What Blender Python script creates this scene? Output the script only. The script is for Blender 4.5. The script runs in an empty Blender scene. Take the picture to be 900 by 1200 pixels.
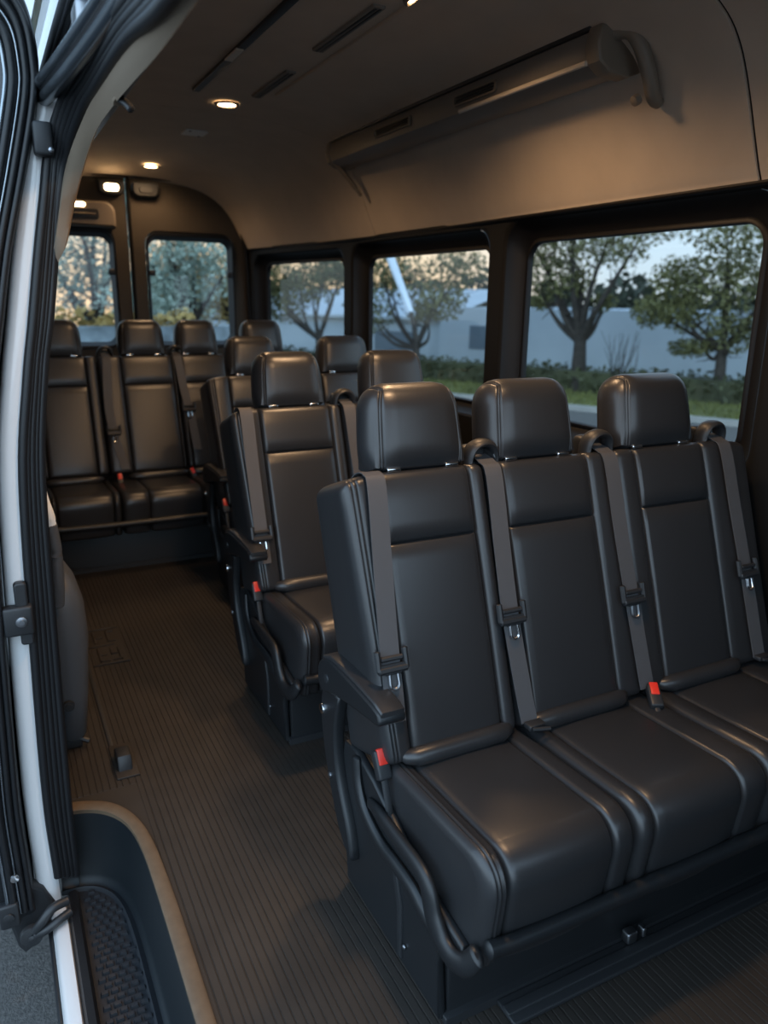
import bpy, math, random
import numpy as np
from math import sin, cos, pi, radians, sqrt
from mathutils import Matrix, Vector

random.seed(7); rng = np.random.default_rng(7)
C = bpy.context.scene.collection
SC = bpy.context.scene

# ------------------------------------------------------------------ materials
MATS = {}
def mat(name, col, rough=.5, metal=0., spec=.5, noise=None, bump=None, coat=0., sheen=0.):
    """noise=(scale, amount of value change), bump=(scale, strength, distance)"""
    m = bpy.data.materials.new(name); m.use_nodes = True
    nt = m.node_tree; b = nt.nodes['Principled BSDF']
    b.inputs['Base Color'].default_value = (*col, 1)
    b.inputs['Roughness'].default_value = rough
    b.inputs['Metallic'].default_value = metal
    b.inputs['Specular IOR Level'].default_value = spec
    b.inputs['Coat Weight'].default_value = coat
    if sheen: b.inputs['Sheen Weight'].default_value = sheen
    tc = nt.nodes.new('ShaderNodeTexCoord')
    if noise:
        n = nt.nodes.new('ShaderNodeTexNoise'); n.inputs['Scale'].default_value = noise[0]
        n.inputs['Detail'].default_value = 5
        nt.links.new(tc.outputs['Object'], n.inputs['Vector'])
        r = nt.nodes.new('ShaderNodeValToRGB')
        a = noise[1]
        r.color_ramp.elements[0].position = .3; r.color_ramp.elements[1].position = .7
        r.color_ramp.elements[0].color = (*[c*(1-a) for c in col], 1)
        r.color_ramp.elements[1].color = (*[min(1, c*(1+a)) for c in col], 1)
        nt.links.new(n.outputs['Fac'], r.inputs['Fac'])
        nt.links.new(r.outputs['Color'], b.inputs['Base Color'])
    if bump:
        n2 = nt.nodes.new('ShaderNodeTexNoise'); n2.inputs['Scale'].default_value = bump[0]
        n2.inputs['Detail'].default_value = 3
        nt.links.new(tc.outputs['Object'], n2.inputs['Vector'])
        bp = nt.nodes.new('ShaderNodeBump'); bp.inputs['Strength'].default_value = bump[1]
        bp.inputs['Distance'].default_value = bump[2]
        nt.links.new(n2.outputs['Fac'], bp.inputs['Height'])
        nt.links.new(bp.outputs['Normal'], b.inputs['Normal'])
    MATS[name] = m
    return m

def emit(name, col, s):
    m = bpy.data.materials.new(name); m.use_nodes = True
    nt = m.node_tree; nt.nodes.clear()
    o = nt.nodes.new('ShaderNodeOutputMaterial'); e = nt.nodes.new('ShaderNodeEmission')
    e.inputs['Color'].default_value = (*col, 1); e.inputs['Strength'].default_value = s
    nt.links.new(e.outputs[0], o.inputs[0]); MATS[name] = m
    return m

def glass(name, tint, ior=1.45):
    m = bpy.data.materials.new(name); m.use_nodes = True
    nt = m.node_tree; nt.nodes.clear()
    o = nt.nodes.new('ShaderNodeOutputMaterial')
    t = nt.nodes.new('ShaderNodeBsdfTransparent'); t.inputs[0].default_value = (*tint, 1)
    g = nt.nodes.new('ShaderNodeBsdfGlossy'); g.inputs['Roughness'].default_value = .02
    f = nt.nodes.new('ShaderNodeFresnel'); f.inputs[0].default_value = ior
    mx = nt.nodes.new('ShaderNodeMixShader')
    nt.links.new(f.outputs[0], mx.inputs[0]); nt.links.new(t.outputs[0], mx.inputs[1])
    nt.links.new(g.outputs[0], mx.inputs[2]); nt.links.new(mx.outputs[0], o.inputs[0])
    MATS[name] = m
    return m

LEATHER = mat('black_leather', (.023, .023, .0245), .35, spec=.6, noise=(3, .08), bump=(420, .10, .002))
PLAST = mat('black_plastic', (.018, .019, .021), .46, bump=(600, .08, .001))
SHELL = mat('seat_shell_plastic', (.011, .012, .0135), .42, bump=(500, .08, .001))
PIPING = mat('stitch_thread', (.05, .05, .052), .7)
WEB = mat('belt_webbing', (.075, .073, .076), .62, bump=(700, .25, .002))
CHROME = mat('chrome', (.75, .76, .78), .16, 1.)
STEEL = mat('dull_steel', (.30, .31, .33), .35, 1.)
RED = mat('red_button', (.72, .035, .02), .35)
HEAD = mat('headliner_fabric', (.56, .475, .39), .92, spec=.2, noise=(6, .05), bump=(350, .18, .002))
HEADD = mat('ceiling_fabric', (.27, .245, .215), .92, spec=.2, noise=(5, .05), bump=(350, .18, .002))
REARF = mat('rear_door_fabric', (.068, .058, .048), .9, spec=.2, noise=(6, .06), bump=(350, .15, .002))
TRIM = mat('black_window_trim', (.006, .006, .007), .5, spec=.3, bump=(500, .1, .001))
WALLP = mat('dark_wall_panel', (.006, .006, .006), .6, spec=.25, bump=(300, .12, .001))
RUB = mat('black_rubber', (.008, .0085, .010), .42, bump=(260, .15, .001))
FLOOR = mat('ribbed_rubber_floor', (.026, .021, .0172), .62, noise=(9, .18), bump=(300, .15, .001))
RIM = mat('step_edge_trim', (.12, .080, .048), .6, noise=(40, .12), bump=(250, .2, .001))
NAVY = mat('step_well_plastic', (.0055, .0085, .011), .5, bump=(300, .1, .001))
TREAD = mat('step_tread_rubber', (.016, .018, .022), .6)
WHITE = mat('white_paint', (.66, .645, .635), .22, coat=.6)
TRIMB = mat('door_header_trim', (.19, .145, .105), .8, spec=.2, bump=(350, .15, .002))
GREYTRIM = mat('grey_moulded_trim', (.075, .078, .084), .45, bump=(420, .12, .001))
DUCT = mat('duct_grey', (.19, .17, .15), .45)
DUCTSILVER = mat('duct_silver_edge', (.62, .55, .46), .35, 0.)
HANDLE = mat('handle_plastic', (.22, .18, .14), .5, bump=(300, .1, .001))
COVER = mat('cover_plate_plastic', (.80, .80, .78), .6)
TRACK = mat('door_track_metal', (.26, .29, .32), .24, .9)
ASPH = mat('asphalt', (.095, .088, .082), .9, noise=(60, .35), bump=(120, .5, .01))
CONC = mat('kerb_concrete', (.30, .29, .27), .85, noise=(4, .1))
GRASS = mat('grass_blades', (.12, .125, .032), .8, noise=(1.5, .35))
HEDGE = mat('hedge_leaves', (.042, .046, .017), .7, noise=(1.2, .45))
LEAFA = mat('autumn_green_leaves', (.115, .112, .038), .65, noise=(.9, .5))
LEAFB = mat('dark_green_leaves', (.20, .27, .23), .65, noise=(.5, .45))
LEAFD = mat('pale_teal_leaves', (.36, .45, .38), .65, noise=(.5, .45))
LEAFC = mat('golden_leaves', (.36, .25, .085), .65, noise=(.6, .4))
BARK = mat('tree_bark', (.035, .028, .023), .9, noise=(8, .4), bump=(20, .6, .02))
BUILD = mat('pale_building_wall', (.36, .41, .47), .8, noise=(.5, .08))
GWALL = mat('weathered_boundary_wall', (.15, .18, .20), .85, noise=(3, .5))
BUILDW = mat('dark_shutter', (.10, .13, .17), .5)
ROOF = mat('dark_roof', (.045, .048, .055), .8)
HILL = mat('wooded_hill', (.035, .042, .028), .9, noise=(.6, .5))
STREAK = mat('pale_streak', (.62, .70, .80), .45)  # carries the pale reflected streak as a surface colour
PANE = glass('tinted_window_glass', (.74, .77, .76))
DARKGLASS = mat('dark_door_glass', (.010, .016, .024), .12, spec=.6)
LAMP = emit('lamp_lens', (1., .66, .34), 14.)
LAMPD = emit('dome_lamp_lens', (1., .66, .34), 7.)

# ------------------------------------------------------------------ mesh builder
ORG = {}      # object name -> world origin of its thing
class MB:
    def __init__(s): s.v = []; s.f = []; s.m = []
    def add(s, v, f, m=0):
        o = len(s.v); s.v.extend([tuple(map(float, p)) for p in v])
        s.f.extend([tuple(i+o for i in q) for q in f]); s.m.extend([m]*len(f)); return s
    def grid(s, P, m=0, wrap=False, flip=False):
        P = np.asarray(P, float); n, k = P.shape[:2]; f = []
        for i in range(n-1):
            for j in range(k if wrap else k-1):
                a, b = i*k+j, i*k+(j+1) % k
                q = (a, b, b+k, a+k); f.append(q[::-1] if flip else q)
        return s.add(P.reshape(-1, 3), f, m)
    def box(s, lo, hi, m=0, b=0.):
        """a box with every edge chamfered by b"""
        lo = np.array(lo, float); hi = np.array(hi, float); c = (lo+hi)/2; h = (hi-lo)/2
        b = min(b, h.min()*.9)
        if b <= 0:
            xs = [[-a, a] for a in h]
            return s.lattice(xs, lambda p: p+c, m)
        xs = [[-a, -a+b*.3, -a+b, a-b, a-b*.3, a] for a in h]
        def fn(p):
            q = np.clip(p, -(h-b), h-b); d = p-q; n = np.linalg.norm(d)
            return c+q+(d/n*b if n > 1e-9 else 0)
        return s.lattice(xs, fn, m)
    def lattice(s, xs, fn, m=0):
        """closed surface lattice of a box (coordinate lists per axis), mapped by fn"""
        n = [len(a) for a in xs]; idx = {}; vs = []; fs = []
        def vid(i, j, k):
            key = (i, j, k)
            if key not in idx:
                idx[key] = len(vs); vs.append(fn(np.array([xs[0][i], xs[1][j], xs[2][k]], float)))
            return idx[key]
        for j in range(n[1]-1):
            for k in range(n[2]-1):
                fs.append((vid(0, j, k), vid(0, j, k+1), vid(0, j+1, k+1), vid(0, j+1, k)))
                e = n[0]-1; fs.append((vid(e, j, k), vid(e, j+1, k), vid(e, j+1, k+1), vid(e, j, k+1)))
        for i in range(n[0]-1):
            for k in range(n[2]-1):
                fs.append((vid(i, 0, k), vid(i+1, 0, k), vid(i+1, 0, k+1), vid(i, 0, k+1)))
                e = n[1]-1; fs.append((vid(i, e, k), vid(i, e, k+1), vid(i+1, e, k+1), vid(i+1, e, k)))
        for i in range(n[0]-1):
            for j in range(n[1]-1):
                fs.append((vid(i, j, 0), vid(i, j+1, 0), vid(i+1, j+1, 0), vid(i+1, j, 0)))
                e = n[2]-1; fs.append((vid(i, j, e), vid(i+1, j, e), vid(i+1, j+1, e), vid(i, j+1, e)))
        return s.add(vs, fs, m)
    def tube(s, path, r, m=0, n=12, ref=(0, 0, 1), flat=1., caps=True):
        """r: radius or list; flat squashes along the ref side"""
        P = np.asarray(path, float); k = len(P); rr = np.full(k, r) if np.isscalar(r) else np.asarray(r, float)
        T = np.gradient(P, axis=0); T /= np.linalg.norm(T, axis=1)[:, None]+1e-12
        rings = []
        u = np.array(ref, float)
        for i in range(k):
            w = np.cross(T[i], u)
            if np.linalg.norm(w) < 1e-3: w = np.cross(T[i], [1, .1, .05])
            w /= np.linalg.norm(w); uu = np.cross(w, T[i])
            rings.append([P[i]+rr[i]*(cos(a)*w+flat*sin(a)*uu) for a in np.linspace(0, 2*pi, n, endpoint=False)])
        s.grid(rings, m, wrap=True)
        if caps:
            o = len(s.v)
            for e, sg in ((0, -1), (k-1, 1)):
                ring = np.array(rings[e]); c = P[e]; q = c+sg*T[e]*rr[e]*.35
                mid = c+(ring-c)*.72+sg*T[e]*rr[e]*.25
                vs = list(ring)+list(mid)+[q]; fs = []
                for j in range(n):
                    a, b = j, (j+1) % n
                    fs.append((a, b, b+n, a+n) if sg > 0 else (b, a, a+n, b+n))
                    fs.append((a+n, b+n, 2*n) if sg > 0 else (b+n, a+n, 2*n))
                s.add(vs, fs, m)
        return s
    def prism(s, poly, x0, x1, m=0, b=.004, axis=0):
        """polygon in the (y,z) plane (axis 0) pushed from x0 to x1 with rounded rims"""
        P = np.asarray(poly, float); n = len(P)
        a = 0.5*np.sum(P[:, 0]*np.roll(P[:, 1], -1)-np.roll(P[:, 0], -1)*P[:, 1])
        if a < 0: P = P[::-1]
        e = np.roll(P, -1, 0)-P; e /= np.linalg.norm(e, axis=1)[:, None]+1e-12
        nr = np.stack([e[:, 1], -e[:, 0]], 1); nn = nr+np.roll(nr, 1, 0)
        nn /= np.linalg.norm(nn, axis=1)[:, None]+1e-12
        rings = []
        for x, d in ((x0, b), (x0+b*.3, b*.3), (x0+b, 0), (x1-b, 0), (x1-b*.3, b*.3), (x1, b)):
            Q = P-nn*d
            if axis == 0: rings.append(np.column_stack([np.full(n, x), Q]))
            elif axis == 1: rings.append(np.column_stack([Q[:, 0], np.full(n, x), Q[:, 1]]))
            else: rings.append(np.column_stack([Q, np.full(n, x)]))
        fl = axis == 1
        s.grid(rings, m, wrap=True, flip=not fl if axis != 1 else False)
        o = len(s.v)
        c0 = tuple(range(n)); 
        s.add(rings[0], [c0[::-1] if axis != 1 else c0], m); s.add(rings[-1], [c0 if axis != 1 else c0[::-1]], m)
        return s
    def ribbon(s, path, wdir, w, t, m=0):
        """strap along path, width w along wdir (vector or list), thickness t"""
        P = np.asarray(path, float); k = len(P)
        W = np.asarray(wdir, float); W = np.tile(W, (k, 1)) if W.ndim == 1 else W
        W = W/np.linalg.norm(W, axis=1)[:, None]
        T = np.gradient(P, axis=0); T /= np.linalg.norm(T, axis=1)[:, None]+1e-12
        N = np.cross(W, T); N /= np.linalg.norm(N, axis=1)[:, None]+1e-12
        rings = [[P[i]-W[i]*w/2-N[i]*t/2, P[i]+W[i]*w/2-N[i]*t/2, P[i]+W[i]*w/2+N[i]*t/2, P[i]-W[i]*w/2+N[i]*t/2] for i in range(k)]
        s.grid(rings, m, wrap=True)
        s.add(rings[0], [(0, 3, 2, 1)], m); s.add(rings[-1], [(0, 1, 2, 3)], m)
        return s
    def disc(s, c, r, n_, t, m=0, seg=24, dome=0.):
        """short cylinder at c, axis n_, radius r, thickness t, slightly domed"""
        n_ = np.array(n_, float); n_ /= np.linalg.norm(n_); a = np.cross(n_, [.31, .2, .92]); a /= np.linalg.norm(a); b = np.cross(n_, a)
        c = np.array(c, float); rings = []
        for rr, h in ((r, 0), (r, t*.7), (r*.94, t), (r*.5, t+dome*.75), (r*.02, t+dome)):
            rings.append([c+n_*h+rr*(cos(q)*a+sin(q)*b) for q in np.linspace(0, 2*pi, seg, endpoint=False)])
        s.grid(rings, m, wrap=True); s.add(rings[0], [tuple(range(seg))[::-1]], m)
        return s
    def build(s, name, mats, parent=None, angle=40, org=None):
        me = bpy.data.meshes.new(name)
        o3 = np.array(org if org is not None else (ORG[parent.name] if parent else (0, 0, 0)), float)
        V = np.array(s.v)-o3
        me.from_pydata(V.tolist(), [], s.f)
        mats = mats if isinstance(mats, (list, tuple)) else [mats]
        for q in mats: me.materials.append(q)
        if len(mats) > 1: me.polygons.foreach_set('material_index', s.m)
        me.polygons.foreach_set('use_smooth', [True]*len(me.polygons))
        me.validate(); me.update()
        if angle < 180: me.set_sharp_from_angle(angle=radians(angle))
        o = bpy.data.objects.new(name, me); C.objects.link(o)
        if parent: o.parent = parent; ORG[o.name] = o3
        else: o.location = o3; ORG[o.name] = o3
        return o

def thing(name, label, cat, loc=(0, 0, 0), group=None, kind=None):
    o = bpy.data.objects.new(name, None); C.objects.link(o); o.empty_display_size = .05
    o.location = loc; ORG[o.name] = np.array(loc, float)
    if kind: o['kind'] = kind
    if label: o['label'] = label
    if cat: o['category'] = cat
    if group: o['group'] = group
    return o
def tag(o, label=None, cat=None, group=None, kind=None):
    if label: o['label'] = label
    if cat: o['category'] = cat
    if group: o['group'] = group
    if kind: o['kind'] = kind
    return o
def struct(o, label=None, cat='structure'):
    o['kind'] = 'structure'
    if label: o['label'] = label; o['category'] = cat
    return o

def lerp(a, b, t): return np.array(a, float)*(1-t)+np.array(b, float)*t
def catmull(P, n=6):
    P = np.asarray(P, float); Q = np.vstack([2*P[0]-P[1], P, 2*P[-1]-P[-2]]); out = []
    for i in range(1, len(Q)-2):
        for t in np.linspace(0, 1, n, endpoint=False):
            a, b, c, d = Q[i-1], Q[i], Q[i+1], Q[i+2]
            out.append(.5*((2*b)+(c-a)*t+(2*a-5*b+4*c-d)*t*t+(3*b-a-3*c+d)*t**3))
    out.append(P[-1]); return np.array(out)
def rrect(a0, a1, b0, b1, r, n=8):
    """rounded rectangle outline in 2D, counter-clockwise; r may be 4 radii (a0b0, a1b0, a1b1, a0b1)"""
    r = [r]*4 if np.isscalar(r) else r; out = []
    for (ca, cb, q, st) in ((a0+r[0], b0+r[0], r[0], pi), (a1-r[1], b0+r[1], r[1], 1.5*pi), (a1-r[2], b1-r[2], r[2], 0), (a0+r[3], b1-r[3], r[3], .5*pi)):
        for t in np.linspace(st, st+pi/2, n): out.append((ca+q*cos(t), cb+q*sin(t)))
    return np.array(out)
def samp(a, b, r, n, extra=()):
    """coordinates from a to b, dense in the corner zones r and around the extra values"""
    s = set([a, b, a+r*.12, a+r*.32, a+r*.6, a+r, b-r*.12, b-r*.32, b-r*.6, b-r])
    s.update(np.linspace(a+r, b-r, n).tolist())
    for e, w in extra: s.update([e, e-w*.5, e+w*.5, e-w, e+w, e-2*w, e+2*w])
    out = []
    for q in sorted(s):
        if a-1e-9 <= q <= b+1e-9 and (not out or q-out[-1] > 4e-4): out.append(q)
    out[-1] = b
    return out

# ------------------------------------------------------------------ the benches
TH = math.atan2(.2, .605); ST, CT = sin(TH), cos(TH)
Y0, Z0 = 1.295, .455             # foot of the backrest front
def bf(x, s, off, dy, zs=1.):    # point on the backrest front: s up the slope, off out from it
    return np.array([x, Y0+s*ST-off*CT+dy, (Z0+s*CT+off*ST)*zs])

def backrest_mesh(sl, sr, pl, pr, dy, zs, endleft, endright):
    H = .655; r = .024; D = .175
    gx = [(pl, .005), (pr, .005)]
    if endleft: gx += [(sl+.024, .0022), (sl+.036, .0022)]
    gz = [(.49, .0034)]
    xs = samp(sl, sr, r, 16, gx); ys = samp(0, D, r, 5); zs_ = samp(0, H, r, 14, gz)
    lo = np.array([sl, 0, 0]); hi = np.array([sr, D, H])
    def fn(p):
        rr = r
        q = np.clip(p, lo+rr, hi-rr); d = p-q; n = np.linalg.norm(d)
        v = q+(d/n*rr if n > 1e-9 else 0)
        x, y, z = v
        fr = max(0., 1-p[1]/(r*1.2))
        if fr > 0:
            g = 0.
            for e, w, dep in [(pl, .0042, .010), (pr, .0042, .010)]: g -= dep*math.exp(-((x-e)/w)**2)
            if endleft:
                for e in (sl+.024, sl+.036): g -= .0035*math.exp(-((x-e)/.002)**2)
            if pl < x < pr:
                g -= .010*math.exp(-((z-.49)/.0034)**2)*min(1, 60*min(x-pl, pr-x))
                u = (x-pl)/(pr-pl); g += .008*(4*u*(1-u))**.5
                zz = (z-.49)/.15 if z > .49 else z/.49
                g += .003*max(0, 4*zz*(1-zz))**.5
            else:
                u = (x-sl)/(pl-sl) if x < pl else (sr-x)/(sr-pr)
                u = min(1, max(0, u)); g += .007*(max(0, 4*u*(1-u)))**.6
            y -= g*fr
        y2 = y*(1+.30*(1-z/H)) if y > 0 else y
        # the end of the bench narrows towards the armrest
        if endleft: x += .028*max(0, 1-z/H)*max(0, 1-(x-sl)/(pl-sl))
        # shoulders: the top edge dips a little at both bench ends
        if endleft: z -= .020*max(0, 1-(x-sl)/.10)**2*(z/H)**4
        if endright: z -= .020*max(0, 1-(sr-x)/.10)**2*(z/H)**4
        return np.array([x, Y0+z*ST+y2*CT+dy, (Z0+z*CT-y2*ST)*zs])
    return MB().lattice([xs, ys, zs_], fn)

def headrest_mesh(xc, w, dy, zs, hh=.212):
    D = .125; r = .056; hx = w/2
    gx = [(-hx*.80, .0025), (-hx*.87, .0025), (hx*.80, .0025), (hx*.87, .0025)]
    xs = samp(-hx, hx, r, 14, gx); ys = samp(0, D, r, 4); zz = samp(0, hh, r, 8)
    lo = np.array([-hx, 0, 0]); hi = np.array([hx, D, hh]); s0 = .648; a = radians(13)
    def fn(p):
        q = np.clip(p, lo+r, hi-r); d = p-q; n = np.linalg.norm(d)
        v = q+(d/n*r if n > 1e-9 else 0)
        # square the lower edge up, so that only the top is fully round
        if p[2] < r:
            k = 1-p[2]/r; v = v*(1-.45)+p*.45 if False else np.array([v[0]+(p[0]-v[0])*.45*k, v[1]+(p[1]-v[1])*.35*k, v[2]+(p[2]-v[2])*.3])
        x, y, z = v; t = z/hh
        g = 0
        for e in (-hx*.80, -hx*.87, hx*.80, hx*.87): g += .0032*math.exp(-((p[0]-e)/.0022)**2)
        cx, cy, cz = 0, D/2, hh*.45
        dd = np.array([x-cx, y-cy, z-cz]); L = np.linalg.norm(dd[1:])
        if L > 1e-6: y -= dd[1]/L*g; z -= dd[2]/L*g
        fr = max(0, 1-y/(D*.5)); u = x/hx
        y -= .012*fr*(1-u*u)*(4*t*(1-t))**.5 if 0 < t < 1 else 0
        x *= 1.03-.13*t**2.2
        base = bf(xc, s0, -.012, dy, 1.)
        return np.array([xc+x, base[1]+z*sin(a)+(y-.012)*cos(a), (base[2]+z*cos(a)-(y-.012)*sin(a))*zs])
    return MB().lattice([xs, ys, zz], fn)

def cushion_mesh(sl, sr, pl, pr, dy, zc, endleft):
    ya, yb, za, zb = .925, 1.37, .215, zc
    r = .022; R = .075
    gx = [(pl, .005), (pr, .005)]
    if endleft: gx += [(sl+.018, .0022), (sl+.028, .0022)]
    xs = samp(sl, sr, r, 14, gx); ys = sorted(set(samp(ya, yb, r, 10))|set(np.linspace(ya, ya+R, 9).tolist()))
    zz = sorted(set(samp(za, zb, r, 6))|set(np.linspace(zb-R, zb, 9).tolist()))
    r2 = .02; c2 = np.array([ya+.20, zb-.14])
    def fn(p):
        x, y, z = p
        for (sy_, sz_, R_) in ((-1, 1, R), (1, 1, r2), (-1, -1, r2), (1, -1, r2)):
            cy = ya+R_ if sy_ < 0 else yb-R_; cz = zb-R_ if sz_ > 0 else za+R_
            a, b = (y-cy)*sy_, (z-cz)*sz_
            if a > 0 and b > 0:
                m = max(a, b); h = math.hypot(a, b); y = cy+sy_*a*m/h; z = cz+sz_*b*m/h; break
        d = min(x-sl, sr-x); t = max(0, 1-d/r); inset = r*(1-math.sqrt(max(0, 1-t*t)))
        g = inset
        for e, w, dep in [(pl, .0042, .009), (pr, .0042, .009)]: g += dep*math.exp(-((x-e)/w)**2)
        if endleft:
            for e in (sl+.022, sl+.032): g += .003*math.exp(-((x-e)/.002)**2)
        if pl < x < pr:
            u = (x-pl)/(pr-pl); g -= .009*(4*u*(1-u))**.6
        else:
            u = (x-sl)/(pl-sl) if x < pl else (sr-x)/(sr-pr); u = min(1, max(0, u)); g -= .006*(4*u*(1-u))**.6
        k = 1-g/.16
        y, z = c2[0]+(y-c2[0])*k, c2[1]+(z-c2[1])*k
        q = min(1, max(0, (z-za)/(zb-za)))
        z -= .02*(y-ya)/(yb-ya)*q                 # seat falls a little to the back
        y += .030*(1-q)**1.5                      # the front leans back underneath
        return np.array([x, y+dy, z])
    return MB().lattice([xs, ys, zz], fn)

def belt_guide(root, x, dy, zs):
    mb = MB()
    c = bf(x, .655, -.05, dy, zs)
    out = []
    for a in np.linspace(0, pi, 15):
        out.append(c+np.array([-.038*cos(a), -.006*sin(a)-.012, .057*sin(a)**.6*zs]))
    out = [out[0]+np.array([0, -.025, -.045])]+out+[out[-1]+np.array([0, -.025, -.045])]
    mb.tube(out, .0105, n=12, ref=(0, 1, 0), flat=2.3)
    g = mb.build('belt_guide', PLAST, root, 50)
    MB().box(c+np.array([-.036, .004, -.06]), c+np.array([.036, .048, .046]), 0, .016).build('guide_housing', PLAST, g)
    MB().box(c+np.array([-.028, -.016, .002]), c+np.array([.028, -.009, .010]), 0, .003).build('guide_bar', STEEL, g)

def latch_plate(belt, x, s, dy, zs, tongue=CHROME, off=.024):
    """black frame across the belt with its metal tongue hanging below"""
    def P(u, v, o=0): return bf(x+u, s+v, off+o, dy, zs)
    mb = MB()
    W, Hh = .034, .017
    mb.tube([P(-W, Hh*1.5), P(-W, -Hh)], .0075, n=8, ref=(1, 0, 0)); mb.tube([P(W, Hh*1.5), P(W, -Hh)], .0075, n=8, ref=(1, 0, 0))
    mb.tube([P(-W, -Hh), P(W, -Hh)], .0095, n=8); mb.tube([P(-W*.75, Hh*.4), P(W*.75, Hh*.4)], .0065, n=8)
    mb.tube([P(-.018, -Hh-.007), P(.018, -Hh-.007)], .0055, n=8)
    q = [P(-.03, -.016, .002), P(.03, -.016, .002), P(.026, -.004, .003), P(-.026, -.004, .003)]
    mb.ribbon([P(-.031, -Hh*.75, .003), P(.031, -Hh*.75, .003)], P(0, 1)-P(0, 0), .016, .006)
    mb.build('latch_plate', PLAST, belt)
    t = MB()
    pts = [P(-.010, -.024)]+[P(-.011*cos(a), -.050-.011*sin(a)) for a in np.linspace(0, pi, 9)]+[P(.010, -.024)]
    t.tube(pts, .0034, n=8, ref=(0, 1, 0)); t.build('buckle_tongue', tongue, belt)

def buckle(root, x, y, z, tilt=0., stalk=True, yaw=0.):
    mb = MB(); R = Matrix.Rotation(yaw, 3, 'Z') @ Matrix.Rotation(tilt, 3, 'X')
    def T(p): return np.array([x, y, z])+np.array(R @ Vector(p))
    b = MB().box((-.017, -.013, -.055), (.017, .013, .012), 0, .006); b.v = [tuple(T(q)) for q in b.v]
    if stalk: b.tube([T((0, 0, -.05)), T((0, .004, -.10)), T((0, .012, -.15))], .0085, n=8, flat=.6)
    o = b.build('belt_buckle', PLAST, root)
    r = MB().box((-.011, -.0155, -.022), (.011, -.004, .0145), 0, .0025); r.v = [tuple(T(q)) for q in r.v]
    r.build('release_button', RED, o)

def armrest(root, x0, dy, s=1.):
    poly = [(1.270, .612), (1.30, .618), (1.38, .621), (1.46, .622), (1.53, .620), (1.575, .606), (1.600, .578), (1.604, .548), (1.590, .524),
            (1.565, .520), (1.53, .532), (1.46, .550), (1.38, .565), (1.30, .578), (1.272, .582), (1.262, .595)]
    poly = catmull(np.array(poly+poly[:1]), 4)[:-1]; poly[:, 0] += dy
    a = MB().prism(poly, x0, x0+.066, 0, .006).build('armrest', SHELL, root, 50)
    pp = [(1.262, .606), (1.30, .615), (1.38, .618), (1.46, .619), (1.53, .617), (1.568, .602), (1.580, .612), (1.535, .629), (1.46, .632), (1.38, .631), (1.30, .627), (1.262, .618)]
    pp = np.array(pp); pp[:, 0] += dy
    MB().prism(pp, x0+.004, x0+.062, 0, .005).build('armrest_pad', LEATHER, a, 50)
    # the post that carries it
    post = [(1.500, .53), (1.585, .53), (1.615, .46), (1.60, .36), (1.56, .26), (1.50, .16), (1.43, .12), (1.45, .20), (1.51, .31), (1.525, .42)]
    post = catmull(np.array(post+post[:1]), 4)[:-1]; post[:, 0] += dy
    p = MB().prism(post, x0+.012, x0+.042, 0, .008).build('armrest_post', SHELL, root, 50)
    MB().disc((x0+.013, 1.597+dy, .455), .014, (-1, 0, 0), .006, dome=.003).build('pivot_bolt', CHROME, p)
    MB().disc((x0+.013, 1.553+dy, .29), .008, (-1, 0, 0), .004, dome=.002).build('pivot_bolt', STEEL, p)
    MB().disc((x0+.001, 1.545+dy, .565), .012, (-1, 0, 0), .003, dome=.001).build('cover_cap', PLAST, a)

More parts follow.
